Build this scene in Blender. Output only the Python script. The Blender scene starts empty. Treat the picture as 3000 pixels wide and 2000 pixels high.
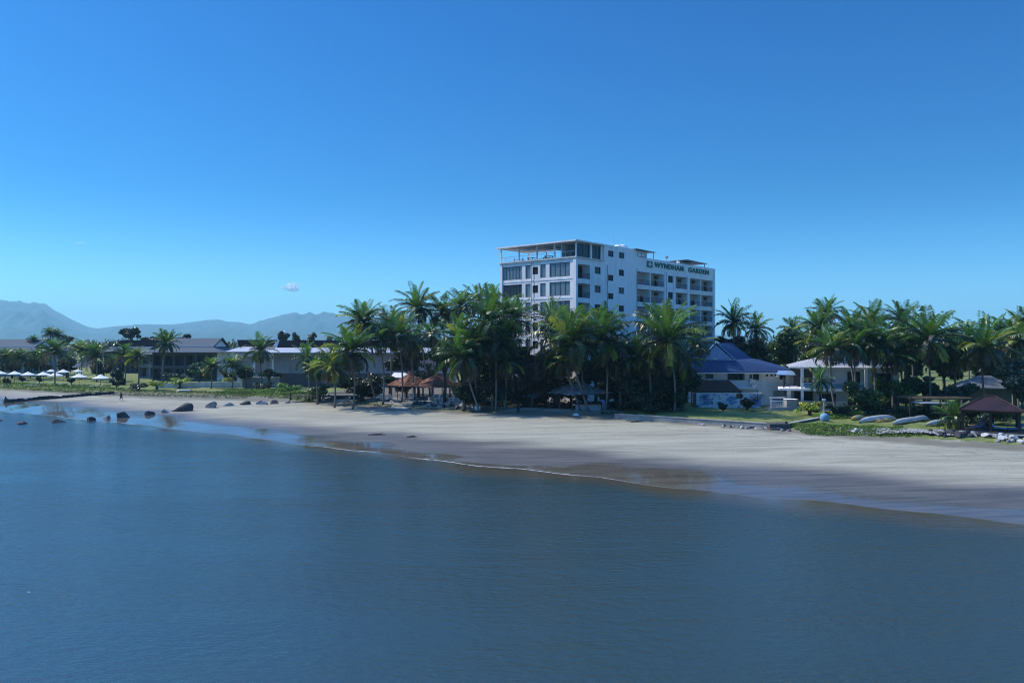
import bpy, math, random
import numpy as np
from mathutils import Vector, Matrix, noise as mnoise

sc = bpy.context.scene
C = sc.collection
random.seed(7)
F = 2230.0          # focal length in photo pixels (3000 wide)
H = 12.2            # camera height above the water

# ---------------------------------------------------------------- camera
cam = bpy.data.cameras.new("camera")
cam.sensor_width = 36.0
cam.lens = F / 3000 * 36
cam.clip_start = 0.5
cam.clip_end = 60000
co = bpy.data.objects.new("camera", cam)
C.objects.link(co)
co.location = (0, 0, H)
co.rotation_euler = (math.pi / 2, 0, 0)
sc.camera = co

# ---------------------------------------------------------------- light
SUN_AZ, SUN_EL = math.radians(-67), math.radians(46)
sd = Vector((math.sin(SUN_AZ) * math.cos(SUN_EL), math.cos(SUN_AZ) * math.cos(SUN_EL), math.sin(SUN_EL)))
w = bpy.data.worlds.new("World")
sc.world = w
w.use_nodes = True
nt = w.node_tree
bg = next(n for n in nt.nodes if n.type == 'BACKGROUND')
sky = nt.nodes.new('ShaderNodeTexSky')
sky.sky_type = 'NISHITA'
sky.sun_disc = False
sky.sun_elevation = SUN_EL
sky.sun_rotation = SUN_AZ
sky.altitude = 0
sky.air_density = 1.0
sky.dust_density = 0.6
sky.ozone_density = 4.0
hs = nt.nodes.new('ShaderNodeHueSaturation')
hs.inputs['Saturation'].default_value = 1.28
hs.inputs['Value'].default_value = 1.0
tint = nt.nodes.new('ShaderNodeMix')
tint.data_type = 'RGBA'
tint.blend_type = 'MULTIPLY'
tint.inputs[0].default_value = 1.0
wtc = nt.nodes.new('ShaderNodeTexCoord')
wsep = nt.nodes.new('ShaderNodeSeparateXYZ')
nt.links.new(wtc.outputs['Generated'], wsep.inputs[0])
wmr = nt.nodes.new('ShaderNodeMapRange')
wmr.interpolation_type = 'SMOOTHSTEP'
wmr.inputs[1].default_value = -0.02
wmr.inputs[2].default_value = 0.20
nt.links.new(wsep.outputs[2], wmr.inputs[0])
wmix = nt.nodes.new('ShaderNodeMix')
wmix.data_type = 'RGBA'
wmix.inputs[6].default_value = (0.60, 1.14, 1.70, 1)     # clear maritime air: low sky
wmix.inputs[7].default_value = (0.155, 0.66, 1.02, 1)     # deep polarised blue higher up
nt.links.new(wmr.outputs[0], wmix.inputs[0])
wmr2 = nt.nodes.new('ShaderNodeMapRange')
wmr2.interpolation_type = 'SMOOTHSTEP'
wmr2.inputs[1].default_value = 0.40
wmr2.inputs[2].default_value = 0.75
nt.links.new(wsep.outputs[2], wmr2.inputs[0])
wmix2 = nt.nodes.new('ShaderNodeMix')
wmix2.data_type = 'RGBA'
nt.links.new(wmix.outputs[2], wmix2.inputs[6])
wmix2.inputs[7].default_value = (3.3, 3.3, 3.6, 1)     # overhead sky above the frame, brightness added to lift ambient light in shade
nt.links.new(wmr2.outputs[0], wmix2.inputs[0])
nt.links.new(wmix2.outputs[2], tint.inputs[7])
nt.links.new(sky.outputs[0], hs.inputs['Color'])
nt.links.new(hs.outputs[0], tint.inputs[6])
nt.links.new(tint.outputs[2], bg.inputs[0])
bg.inputs[1].default_value = 0.12
sun = bpy.data.lights.new("sun", 'SUN')
sun.energy = 4.7
sun.angle = math.radians(0.5)
sun.color = (1.0, 0.92, 0.80)
so = bpy.data.objects.new("sun", sun)
C.objects.link(so)
so.rotation_euler = (-sd).to_track_quat('-Z', 'Y').to_euler()
so.location = (-200, 100, 200)
sc.view_settings.view_transform = 'Standard'
sc.view_settings.look = 'None'
sc.view_settings.exposure = 0.04
sc.view_settings.gamma = 1.0
sc.cycles.max_bounces = 6
sc.cycles.diffuse_bounces = 2
sc.cycles.glossy_bounces = 3
sc.cycles.transmission_bounces = 4
sc.cycles.transparent_max_bounces = 12
sc.cycles.volume_bounces = 1
sc.cycles.use_denoising = True
sc.cycles.filter_width = 1.1
sc.cycles.sample_clamp_indirect = 3.0
sc.cycles.use_adaptive_sampling = False


# ---------------------------------------------------------------- helpers
def tag(o, label=None, cat=None, group=None, kind=None):
    if label: o['label'] = label
    if cat: o['category'] = cat
    if group: o['group'] = group
    if kind: o['kind'] = kind
    return o


def thing(name, label, cat, loc=(0, 0, 0), rz=0.0, group=None):
    o = bpy.data.objects.new(name, None)
    o.empty_display_size = 0.5
    C.objects.link(o)
    o.location = loc
    o.rotation_euler = (0, 0, rz)
    return tag(o, label, cat, group)


def W(px, py, D):
    """photo pixel at distance D -> world point"""
    return Vector(((px - 1500) / F * D, D, H + (1000 - py) / F * D))


class MB:
    def __init__(s):
        s.v, s.f, s.c = [], [], []
        s.M = None
        s.col = (1, 1, 1)

    def add(s, vs, fs):
        k = len(s.v)
        if s.M is not None:
            vs = [s.M @ Vector(q) for q in vs]
        s.v += [tuple(q) for q in vs]
        s.f += [tuple(i + k for i in q) for q in fs]
        s.c += [s.col] * len(fs)

    def box(s, x0, x1, y0, y1, z0, z1):
        s.add([(x0, y0, z0), (x1, y0, z0), (x1, y1, z0), (x0, y1, z0), (x0, y0, z1), (x1, y0, z1), (x1, y1, z1), (x0, y1, z1)],
              [(0, 3, 2, 1), (4, 5, 6, 7), (0, 1, 5, 4), (1, 2, 6, 5), (2, 3, 7, 6), (3, 0, 4, 7)])

    def quad(s, a, b, c, d):
        s.add([a, b, c, d], [(0, 1, 2, 3)])

    def bar(s, p, q, r, n=5, r2=None):
        s.tube([p, q], [r, r if r2 is None else r2], n)

    def tube(s, pts, rad, n=6, cap=True):
        pts = [Vector(p) for p in pts]
        vs, fs = [], []
        for i, p in enumerate(pts):
            t = (pts[min(i + 1, len(pts) - 1)] - pts[max(i - 1, 0)])
            t.normalize()
            a = t.cross(Vector((0.13, 0.97, 0.21)) if abs(t.y) < 0.9 else Vector((1, 0, 0))).normalized()
            b = t.cross(a)
            for k in range(n):
                g = 2 * math.pi * k / n
                vs.append(p + (a * math.cos(g) + b * math.sin(g)) * rad[i])
        for i in range(len(pts) - 1):
            for k in range(n):
                fs.append((i * n + k, i * n + (k + 1) % n, (i + 1) * n + (k + 1) % n, (i + 1) * n + k))
        if cap:
            fs.append(tuple(range(n - 1, -1, -1)))
            fs.append(tuple(range((len(pts) - 1) * n, len(pts) * n)))
        s.add(vs, fs)

    def lathe(s, prof, n=12, cx=0, cy=0):
        vs, fs = [], []
        for r, z in prof:
            for k in range(n):
                g = 2 * math.pi * k / n
                vs.append((cx + r * math.cos(g), cy + r * math.sin(g), z))
        for i in range(len(prof) - 1):
            for k in range(n):
                fs.append((i * n + k, i * n + (k + 1) % n, (i + 1) * n + (k + 1) % n, (i + 1) * n + k))
        s.add(vs, fs)

    def mesh(s, name, smooth=False):
        me = bpy.data.meshes.new(name)
        me.from_pydata(s.v, [], s.f)
        ca = me.color_attributes.new("tint", 'FLOAT_COLOR', 'CORNER')
        cols = []
        for f, c in zip(s.f, s.c):
            cols += [c[0], c[1], c[2], 1.0] * len(f)
        ca.data.foreach_set("color", cols)
        if smooth:
            me.polygons.foreach_set("use_smooth", [True] * len(me.polygons))
        me.update()
        return me

    def build(s, name, mt, parent=None, smooth=False):
        me = s.mesh(name, smooth)
        me.materials.append(mt)
        o = bpy.data.objects.new(name, me)
        C.objects.link(o)
        if parent is not None:
            o.parent = parent
        return o


def link(me, name, parent=None):
    o = bpy.data.objects.new(name, me)
    C.objects.link(o)
    if parent is not None:
        o.parent = parent
    return o


def pbr(name, col, rough=0.8, var=0.12, scale=3.0, spec=0.3, metal=0.0, bump=0.0, bscale=20.0, tinted=False, stretch=(1, 1, 1), trans=0.0, dirt=0.0):
    m = bpy.data.materials.new(name)
    m.use_nodes = True
    t = m.node_tree
    b = next(n for n in t.nodes if n.type == 'BSDF_PRINCIPLED')
    b.inputs['Roughness'].default_value = rough
    b.inputs['Specular IOR Level'].default_value = spec
    b.inputs['Metallic'].default_value = metal
    tc = t.nodes.new('ShaderNodeTexCoord')
    mp = t.nodes.new('ShaderNodeMapping')
    mp.inputs['Scale'].default_value = stretch
    t.links.new(tc.outputs['Object'], mp.inputs[0])
    nz = t.nodes.new('ShaderNodeTexNoise')
    nz.inputs['Scale'].default_value = scale
    nz.inputs['Detail'].default_value = 5
    t.links.new(mp.outputs[0], nz.inputs['Vector'])
    mr = t.nodes.new('ShaderNodeMapRange')
    mr.inputs['From Min'].default_value = 0.25
    mr.inputs['From Max'].default_value = 0.75
    mr.inputs['To Min'].default_value = 1 - var
    mr.inputs['To Max'].default_value = 1 + var
    t.links.new(nz.outputs[0], mr.inputs[0])
    vm = t.nodes.new('ShaderNodeVectorMath')
    vm.operation = 'SCALE'
    t.links.new(mr.outputs[0], vm.inputs['Scale'])
    if tinted:
        at = t.nodes.new('ShaderNodeAttribute')
        at.attribute_name = 'tint'
        v2 = t.nodes.new('ShaderNodeVectorMath')
        v2.operation = 'MULTIPLY'
        v2.inputs[0].default_value = col
        t.links.new(at.outputs['Color'], v2.inputs[1])
        t.links.new(v2.outputs[0], vm.inputs[0])
    else:
        vm.inputs[0].default_value = col
    last = vm.outputs[0]
    if dirt:
        n2 = t.nodes.new('ShaderNodeTexNoise')
        n2.inputs['Scale'].default_value = 0.35
        n2.inputs['Detail'].default_value = 8
        m2 = t.nodes.new('ShaderNodeMapping')
        m2.inputs['Scale'].default_value = (1.6, 1.6, 0.35)
        t.links.new(tc.outputs['Object'], m2.inputs[0])
        t.links.new(m2.outputs[0], n2.inputs['Vector'])
        r2 = t.nodes.new('ShaderNodeMapRange')
        r2.inputs['From Min'].default_value = 0.5
        r2.inputs['From Max'].default_value = 0.75
        r2.inputs['To Min'].default_value = 1
        r2.inputs['To Max'].default_value = 1 - dirt
        t.links.new(n2.outputs[0], r2.inputs[0])
        v3 = t.nodes.new('ShaderNodeVectorMath')
        v3.operation = 'SCALE'
        t.links.new(last, v3.inputs[0])
        t.links.new(r2.outputs[0], v3.inputs['Scale'])
        last = v3.outputs[0]
    t.links.new(last, b.inputs['Base Color'])
    if bump:
        nb = t.nodes.new('ShaderNodeTexNoise')
        nb.inputs['Scale'].default_value = bscale
        nb.inputs['Detail'].default_value = 4
        t.links.new(mp.outputs[0], nb.inputs['Vector'])
        bp = t.nodes.new('ShaderNodeBump')
        bp.inputs['Strength'].default_value = min(1, bump)
        bp.inputs['Distance'].default_value = 0.05 * max(1, bump)
        t.links.new(nb.outputs[0], bp.inputs['Height'])
        t.links.new(bp.outputs[0], b.inputs['Normal'])
    if trans:
        out = next(n for n in t.nodes if n.type == 'OUTPUT_MATERIAL')
        tr = t.nodes.new('ShaderNodeBsdfTranslucent')
        v4 = t.nodes.new('ShaderNodeVectorMath')
        v4.operation = 'MULTIPLY'
        v4.inputs[1].default_value = (1.5, 1.6, 0.7)
        t.links.new(last, v4.inputs[0])
        t.links.new(v4.outputs[0], tr.inputs['Color'])
        mx = t.nodes.new('ShaderNodeMixShader')
        mx.inputs[0].default_value = trans
        t.links.new(b.outputs[0], mx.inputs[1])
        t.links.new(tr.outputs[0], mx.inputs[2])
        t.links.new(mx.outputs[0], out.inputs['Surface'])
    return m


def stripes(name, col, col2, freq, axis='X', rough=0.6, bump=0.5, var=0.15, spec=0.3):
    """ribbed / coursed roofing"""
    m = pbr(name, col, rough, var, 1.5, spec)
    t = m.node_tree
    b = next(n for n in t.nodes if n.type == 'BSDF_PRINCIPLED')
    tc = next(n for n in t.nodes if n.type == 'TEX_COORD')
    wv = t.nodes.new('ShaderNodeTexWave')
    wv.wave_type = 'BANDS'
    wv.bands_direction = axis
    wv.inputs['Scale'].default_value = freq
    wv.inputs['Distortion'].default_value = 0.3
    t.links.new(tc.outputs['Object'], wv.inputs['Vector'])
    src = b.inputs['Base Color'].links[0].from_socket
    mx = t.nodes.new('ShaderNodeMix')
    mx.data_type = 'RGBA'
    t.links.new(wv.outputs['Fac'], mx.inputs[0])
    mx.inputs[6].default_value = (*col2, 1)
    t.links.new(src, mx.inputs[7])
    t.links.new(mx.outputs[2], b.inputs['Base Color'])
    bp = t.nodes.new('ShaderNodeBump')
    bp.inputs['Strength'].default_value = bump
    bp.inputs['Distance'].default_value = 0.06
    t.links.new(wv.outputs['Fac'], bp.inputs['Height'])
    t.links.new(bp.outputs[0], b.inputs['Normal'])
    return m


# ---------------------------------------------------------------- shoreline geometry (world metres)
SHX = np.array([-400, -200, -90, -69.9, -42.3, -15.1, .2, 14.6, 26.4, 34.5, 60, 120])
SHY = np.array([330, 205, 134, 121.5, 103.4, 83.5, 73.3, 63.4, 56.0, 51.3, 37, 5])
BKX = np.array([-400, -200, -119.7, -80.8, -66.4, -38.3, -19.7, -1.7, 19.8, 33.6, 44.2, 52.7, 70, 130])
BKY = np.array([330, 232, 178, 156, 149.6, 140.8, 124.8, 117.5, 107, 94, 83.6, 78.4, 69, 37])


def smooth_curve(xs, ys):
    gx = np.arange(-400, 130, 1.0)
    gy = np.interp(gx, xs, ys)
    k = np.hanning(15); k /= k.sum()
    gp = np.concatenate([np.full(7, gy[0]) - (gy[1] - gy[0]) * np.arange(7, 0, -1), gy, gy[-1] + (gy[-1] - gy[-2]) * np.arange(1, 8)])
    return gx, np.convolve(gp, k, 'valid')


SGX, SGY = smooth_curve(SHX, SHY)
BGX, BGY = smooth_curve(BKX, BKY)
SWOB = 0.5 * np.sin(SGX * 0.31) + 0.35 * np.sin(SGX * 0.83 + 1)
SGY = SGY + SWOB


def ds_(X, Y):   # metres landward of the waterline (negative = sea)
    X = np.asarray(X, float); Y = np.asarray(Y, float)
    return (Y - np.interp(X, SGX, SGY)) * 0.83


def db_(X, Y):   # metres inland of the top of the beach
    X = np.asarray(X, float); Y = np.asarray(Y, float)
    return (Y - np.interp(X, BGX, BGY)) * 0.86


def gz(X, Y):
    ds, db = ds_(X, Y), db_(X, Y)
    sea = np.maximum(-3.0, 0.06 * ds)
    t = np.clip(ds / np.maximum(ds - np.minimum(db, -0.01), 0.5), 0, 1)
    beach = 1.35 * t ** 0.8
    back = 1.35 + 0.5 * np.clip((db - 0.3) / 1.6, 0, 1)
    z = np.where(ds < 0, sea, np.where(db < 0, beach, back))
    return z


def g(X, Y):
    return float(gz(X, Y))


def on(px, D):
    """ground point under photo column px at distance D"""
    X = (px - 1500) / F * D
    return Vector((X, D, g(X, D)))


def smst(a, b, x):
    t = np.clip((x - a) / (b - a), 0, 1)
    return t * t * (3 - 2 * t)


def vnoise(X, Y, sc_, seed=0.0):
    return np.array([mnoise.fractal(Vector((x * sc_ + seed, y * sc_, seed)), 1.0, 2.0, 4) for x, y in zip(X.ravel(), Y.ravel())]).reshape(X.shape)


def geo(a, b, n):     # coarse growing spacing
    return list(a + (b - a) * (np.arange(1, n + 1) / n) ** 2.2)


def grid_mesh(name, xs, ys, zf, attrs):
    X, Y = np.meshgrid(xs, ys)
    Z = zf(X, Y)
    nx, ny = len(xs), len(ys)
    v = np.stack([X.ravel(), Y.ravel(), Z.ravel()], 1)
    i = np.arange(nx * ny).reshape(ny, nx)
    f = np.stack([i[:-1, :-1].ravel(), i[:-1, 1:].ravel(), i[1:, 1:].ravel(), i[1:, :-1].ravel()], 1)
    me = bpy.data.meshes.new(name)
    me.vertices.add(len(v)); me.vertices.foreach_set('co', v.ravel())
    me.loops.add(f.size); me.loops.foreach_set('vertex_index', f.ravel())
    me.polygons.add(len(f)); me.polygons.foreach_set('loop_start', np.arange(0, f.size, 4)); me.polygons.foreach_set('loop_total', np.full(len(f), 4))
    me.update(calc_edges=True)
    me.polygons.foreach_set("use_smooth", [True] * len(f))
    for k, fn in attrs.items():
        a = me.attributes.new(k, 'FLOAT', 'POINT')
        a.data.foreach_set('value', np.asarray(fn(X, Y), float).ravel())
    return me


# ---------------------------------------------------------------- ground
def attr(t, name):
    a = t.nodes.new('ShaderNodeAttribute'); a.attribute_name = name
    return a.outputs['Fac']


def mixc(t, fac, a, b):
    m = t.nodes.new('ShaderNodeMix'); m.data_type = 'RGBA'
    if isinstance(fac, float): m.inputs[0].default_value = fac
    else: t.links.new(fac, m.inputs[0])
    for s, i in ((a, 6), (b, 7)):
        if isinstance(s, tuple): m.inputs[i].default_value = (*s, 1)
        else: t.links.new(s, m.inputs[i])
    return m.outputs[2]


def noise_(t, vec, scale, detail=4, rough=0.5):
    n = t.nodes.new('ShaderNodeTexNoise')
    n.inputs['Scale'].default_value = scale; n.inputs['Detail'].default_value = detail; n.inputs['Roughness'].default_value = rough
    t.links.new(vec, n.inputs['Vector'])
    return n.outputs[0]


def mapping_(t, vec, scale=(1, 1, 1), rot=(0, 0, 0)):
    m = t.nodes.new('ShaderNodeMapping'); m.inputs['Scale'].default_value = scale; m.inputs['Rotation'].default_value = rot
    t.links.new(vec, m.inputs[0])
    return m.outputs[0]


def ramp_(t, fac, a, b, lo=0.0, hi=1.0, smooth=True):
    m = t.nodes.new('ShaderNodeMapRange')
    if smooth: m.interpolation_type = 'SMOOTHSTEP'
    for i, x in zip((1, 2, 3, 4), (a, b, lo, hi)): m.inputs[i].default_value = x
    t.links.new(fac, m.inputs[0])
    return m.outputs[0]


def math_(t, op, a, b=0.0):
    m = t.nodes.new('ShaderNodeMath'); m.operation = op
    for s, i in ((a, 0), (b, 1)):
        if isinstance(s, (int, float)): m.inputs[i].default_value = s
        else: t.links.new(s, m.inputs[i])
    return m.outputs[0]


def principled(m):
    return next(n for n in m.node_tree.nodes if n.type == 'BSDF_PRINCIPLED')


def sepx(t, vec):
    n = t.nodes.new('ShaderNodeSeparateXYZ'); t.links.new(vec, n.inputs[0]); return n.outputs[0]


def ground_material():
    m = bpy.data.materials.new("sand_and_grass"); m.use_nodes = True
    t = m.node_tree; b = principled(m)
    geo_ = t.nodes.new('ShaderNodeNewGeometry').outputs['Position']
    ang = math.radians(32)
    st = mapping_(t, geo_, (0.09, 1.0, 1), (0, 0, ang))
    st2 = mapping_(t, geo_, (0.05, 0.6, 1), (0, 0, ang * 0.8))
    n1 = noise_(t, st, 1.6, 6, 0.62)
    n2 = noise_(t, st2, 0.7, 4)
    n3 = noise_(t, geo_, 3.0, 6, 0.7)
    dry = mixc(t, ramp_(t, n1, 0.34, 0.66), (0.235, 0.225, 0.168), (0.33, 0.32, 0.25))
    dry = mixc(t, ramp_(t, n2, 0.40, 0.62, 0, 0.55), dry, (0.385, 0.372, 0.28))
    dry = mixc(t, ramp_(t, n3, 0.50, 0.78, 0, 0.6), dry, (0.15, 0.145, 0.125))
    wet = mixc(t, ramp_(t, n1, 0.35, 0.65), (0.075, 0.066, 0.052), (0.12, 0.108, 0.088))
    ds = attr(t, 'ds')
    wobble = math_(t, 'MULTIPLY', math_(t, 'SUBTRACT', noise_(t, mapping_(t, geo_, (0.25, 1, 1), (0, 0, ang)), 0.22, 4), 0.5), 9.0)
    dw = math_(t, 'ADD', ds, wobble)
    dryness = ramp_(t, math_(t, 'DIVIDE', dw, attr(t, 'wetw')), 0.62, 1.25)
    sand = mixc(t, dryness, wet, dry)
    # dark damp band of dirt and weed at the top of the beach
    db = math_(t, 'ADD', attr(t, 'db'), math_(t, 'MULTIPLY', math_(t, 'SUBTRACT', noise_(t, geo_, 0.35, 4), 0.5), 5.0))
    band = math_(t, 'MULTIPLY', ramp_(t, db, -5.0, -2.0), ramp_(t, db, 0.5, 2.5, 1, 0))
    sand = mixc(t, math_(t, 'MULTIPLY', band, 0.75), sand, mixc(t, n3, (0.055, 0.05, 0.036), (0.17, 0.16, 0.115)))
    # thin wandering wrack and tyre lines
    wig = noise_(t, mapping_(t, geo_, (0.08, 0.3, 1), (0, 0, ang)), 1.0, 3)
    for off, wd_, st_ in ((-9.0, 0.22, 0.32), (-13.5, 0.12, 0.2), (-15.3, 0.12, 0.2), (-6.3, 0.3, 0.4)):
        q_ = math_(t, 'ABSOLUTE', math_(t, 'ADD', math_(t, 'SUBTRACT', attr(t, 'db'), off), math_(t, 'MULTIPLY', math_(t, 'SUBTRACT', wig, 0.5), 7.0)))
        ln = math_(t, 'MULTIPLY', ramp_(t, q_, wd_ * .3, wd_ * 1.6, st_, 0), ramp_(t, n3, 0.42, 0.58))
        sand = mixc(t, ln, sand, (0.10, 0.09, 0.06))
    dirt = mixc(t, n3, (0.07, 0.06, 0.045), (0.21, 0.19, 0.155))
    gn = noise_(t, geo_, 1.2, 7, 0.75)
    grass = mixc(t, ramp_(t, gn, 0.35, 0.65), (0.075, 0.105, 0.03), (0.20, 0.235, 0.07))
    grass = mixc(t, ramp_(t, noise_(t, geo_, 0.25, 3), 0.5, 0.68, 0, 0.5), grass, (0.30, 0.28, 0.12))
    c = mixc(t, attr(t, 'inland'), sand, dirt)
    gm = math_(t, 'ADD', attr(t, 'grass'), math_(t, 'MULTIPLY', math_(t, 'SUBTRACT', n3, 0.5), 0.6))
    c = mixc(t, ramp_(t, gm, 0.35, 0.65), c, grass)
    t.links.new(c, b.inputs['Base Color'])
    # standing film of water: mirror-like close to the waterline
    ripples = noise_(t, mapping_(t, geo_, (0.3, 1, 1), (0, 0, ang)), 0.5, 3)
    film = math_(t, 'MULTIPLY', ramp_(t, math_(t, 'DIVIDE', dw, attr(t, 'filmw')), 0.55, 1.15, 1, 0), ramp_(t, ripples, 0.30, 0.5, 0.75, 1.0))
    rough = mixc(t, film, mixc(t, dryness, (0.42, 0.42, 0.42), (0.9, 0.9, 0.9)), (0.07, 0.07, 0.07))
    t.links.new(rough, b.inputs['Roughness'])
    b.inputs['Specular IOR Level'].default_value = 0.5
    sp = ramp_(t, dryness, 0, 1, 0.6, 0.15)
    t.links.new(sp, b.inputs['Specular IOR Level'])
    bp = t.nodes.new('ShaderNodeBump'); bp.inputs['Distance'].default_value = 0.08
    t.links.new(ramp_(t, film, 0, 1, 0.55, 0.012), bp.inputs['Strength'])
    t.links.new(math_(t, 'ADD', n3, math_(t, 'MULTIPLY', n1, 0.7)), bp.inputs['Height'])
    t.links.new(bp.outputs[0], b.inputs['Normal'])
    return m


xs = sorted(set([-x for x in []] + [-240 - x for x in geo(0, 11800, 16)] + list(np.arange(-240, 110.5, 1.0)) + [110 + x for x in geo(0, 11800, 16)]))
ys = sorted(set([20 - x for x in geo(0, 300, 6)] + list(np.arange(20, 240.5, 1.0)) + [240 + x for x in geo(0, 12800, 18)]))


def ground_z(X, Y):
    z = gz(X, Y)
    near = (np.abs(X) < 240) & (Y < 240) & (Y > 20)
    ds, db = ds_(X, Y), db_(X, Y)
    bumps = 0.06 * np.sin(X * 0.7 + Y * 0.4) * np.sin(Y * 0.9 - X * 0.25) + 0.05 * np.sin(X * 1.9) * np.sin(Y * 1.6 + 0.5)
    amp = np.where(db > -4, 1.0, 0.35) * smst(4, 12, ds)
    return z + np.where(near, bumps * amp, 0)


def grass_mask(X, Y):
    db = db_(X, Y)
    left = smst(-34, -40, X) * smst(0.5, 3, db)
    right = smst(15, 18, X) * smst(0.3, 1.2, db)
    far = smst(150, 200, Y)
    return np.clip(left + right + far, 0, 1)


ground_me = grid_mesh("ground", xs, ys, ground_z, {
    'ds': ds_, 'db': db_,
    'inland': lambda X, Y: smst(2.5, 7, db_(X, Y)),
    'grass': grass_mask,
    'wetw': lambda X, Y: np.interp(X, [-200, -90, -42, -15, 0, 15, 30, 60], [16, 15, 11, 12, 12.5, 13, 13, 13]),
    'filmw': lambda X, Y: np.interp(X, [-200, -90, -60, -42, -28, -15, -8, 0, 5, 8, 13, 17, 21, 26, 40], [11, 11, 8.5, 7, 5.5, 4, 2.2, .8, 1.5, 5, 8, 8, 4, 5, 4])})
ground_me.materials.append(ground_material())
tag(link(ground_me, "ground"), kind='structure')


# ---------------------------------------------------------------- water
def water_material():
    m = bpy.data.materials.new("sea_water"); m.use_nodes = True
    t = m.node_tree; b = principled(m)
    pos = t.nodes.new('ShaderNodeNewGeometry').outputs['Position']
    d = attr(t, 'off')
    patch = noise_(t, mapping_(t, pos, (0.5, 1, 1)), 0.06, 3)
    dd = math_(t, 'ADD', d, math_(t, 'MULTIPLY', math_(t, 'SUBTRACT', patch, 0.5), 10.0))
    c1 = mixc(t, ramp_(t, dd, 0, 6), (0.075, 0.066, 0.044), (0.028, 0.052, 0.054))
    c2 = mixc(t, ramp_(t, math_(t, 'SUBTRACT', dd, math_(t, 'MULTIPLY', math_(t, 'ADD', sepx(t, pos), 22.0), 1.0)), 6, 55), c1, (0.030, 0.072, 0.098))
    fn = noise_(t, mapping_(t, pos, (1, 1, 1)), 1.3, 5, 0.7)
    edge = math_(t, 'ADD', d, math_(t, 'MULTIPLY', math_(t, 'SUBTRACT', fn, 0.5), 0.9))
    foam = math_(t, 'MULTIPLY', math_(t, 'MULTIPLY', ramp_(t, edge, 0.0, 0.15), ramp_(t, edge, 0.18, 0.42, 1, 0)),
                 math_(t, 'MULTIPLY', ramp_(t, noise_(t, pos, 0.09, 2), 0.38, 0.60, 0.10, 1.0), attr(t, 'foam')))
    c = mixc(t, foam, c2, (0.48, 0.50, 0.51))
    t.links.new(c, b.inputs['Base Color'])
    t.links.new(ramp_(t, foam, 0, 1, 0.13, 0.8), b.inputs['Roughness'])
    b.inputs['IOR'].default_value = 1.333
    b.inputs['Specular IOR Level'].default_value = 0.5
    w1 = noise_(t, mapping_(t, pos, (0.5, 1, 1), (0, 0, 0.10)), 2.3, 4, 0.55)
    w2 = noise_(t, mapping_(t, pos, (0.55, 1, 1), (0, 0, -0.22)), 6.0, 3, 0.5)
    w3 = noise_(t, mapping_(t, pos, (0.25, 1, 1), (0, 0, -0.05)), 0.28, 2, 0.5)
    hgt = math_(t, 'ADD', math_(t, 'ADD', math_(t, 'MULTIPLY', w1, 0.125), math_(t, 'MULTIPLY', w2, 0.03)), math_(t, 'MULTIPLY', w3, 0.22))
    bp = t.nodes.new('ShaderNodeBump'); bp.inputs['Distance'].default_value = 1.0
    wind = noise_(t, mapping_(t, pos, (0.35, 1, 1), (0, 0, 0.15)), 0.07, 3)
    t.links.new(math_(t, 'MULTIPLY', ramp_(t, d, 0, 7, 0.12, 0.95), ramp_(t, wind, 0.35, 0.65, 0.6, 1.15)), bp.inputs['Strength'])
    t.links.new(hgt, bp.inputs['Height'])
    t.links.new(bp.outputs[0], b.inputs['Normal'])
    return m


wxs = sorted(set([-140 - x for x in geo(0, 11800, 14)] + list(np.arange(-140, 90.5, 1.0)) + [90 + x for x in geo(0, 11800, 14)]))
wys = sorted(set([10 - x for x in geo(0, 300, 6)] + list(np.arange(10, 170.5, 1.0)) + [170 + x for x in geo(0, 260, 5)]))
water_me = grid_mesh("water", wxs, wys, lambda X, Y: np.where(ds_(X, Y) > 6, -0.25, 0.0) * 1.0, {'off': lambda X, Y: -ds_(X, Y), 'foam': lambda X, Y: np.interp(X, [-100, -60, -30, -15, 6, 12, 25], [.35, .75, .35, 1, .9, .3, .06])})
water_me.materials.append(water_material())
tag(link(water_me, "water"), kind='structure')

# ---------------------------------------------------------------- mountains
MP = [(-900, 900), (-500, 870), (-200, 885), (0, 878), (25, 882), (45, 886), (55, 880), (64, 884), (72, 892), (84, 895), (95, 885), (106, 886), (118, 895), (128, 888), (136, 892), (150, 903), (190, 925), (222, 941), (250, 955), (275, 963),
      (300, 960), (340, 955), (390, 952), (430, 950), (480, 951), (530, 947), (600, 938), (640, 935), (665, 942), (700, 943), (735, 952), (760, 940), (790, 932), (830, 922),
      (858, 918), (885, 924), (930, 926), (980, 925), (1010, 930), (1080, 931), (1180, 934), (1300, 938), (1450, 952), (1650, 962), (1900, 975), (2150, 982), (2300, 986), (2800, 988), (3600, 990)]
MD = 8000.0
mx_ = np.array([(p[0] - 1500) / F * MD for p in MP]); mz_ = np.array([H + (1000 - p[1]) / F * MD for p in MP])


def mountain_z(X, Y):
    prof = np.interp(X * MD / np.maximum(Y, 1), mx_, mz_)
    n = vnoise(X, Y, 1 / 700.0, 3.0)
    n2 = vnoise(X, Y, 1 / 190.0, 8.0)
    t = np.clip((Y - 5200) / (MD - 5200), 0, 1)
    back = np.clip((Y - MD) / 2200, 0, 1)
    r = t ** 1.5 * (1 - back ** 2)
    spur = (1 - np.abs(2 * (t - 0.5)) ** 2) * (1 - back)
    z = prof * r + (n * 0.55 + np.abs(n2) * 0.35) * prof * spur * 0.8
    z = np.where(np.abs(Y - MD) < 60, prof + n2 * 9, z)
    return np.where(t <= 0, -2, z)


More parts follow.
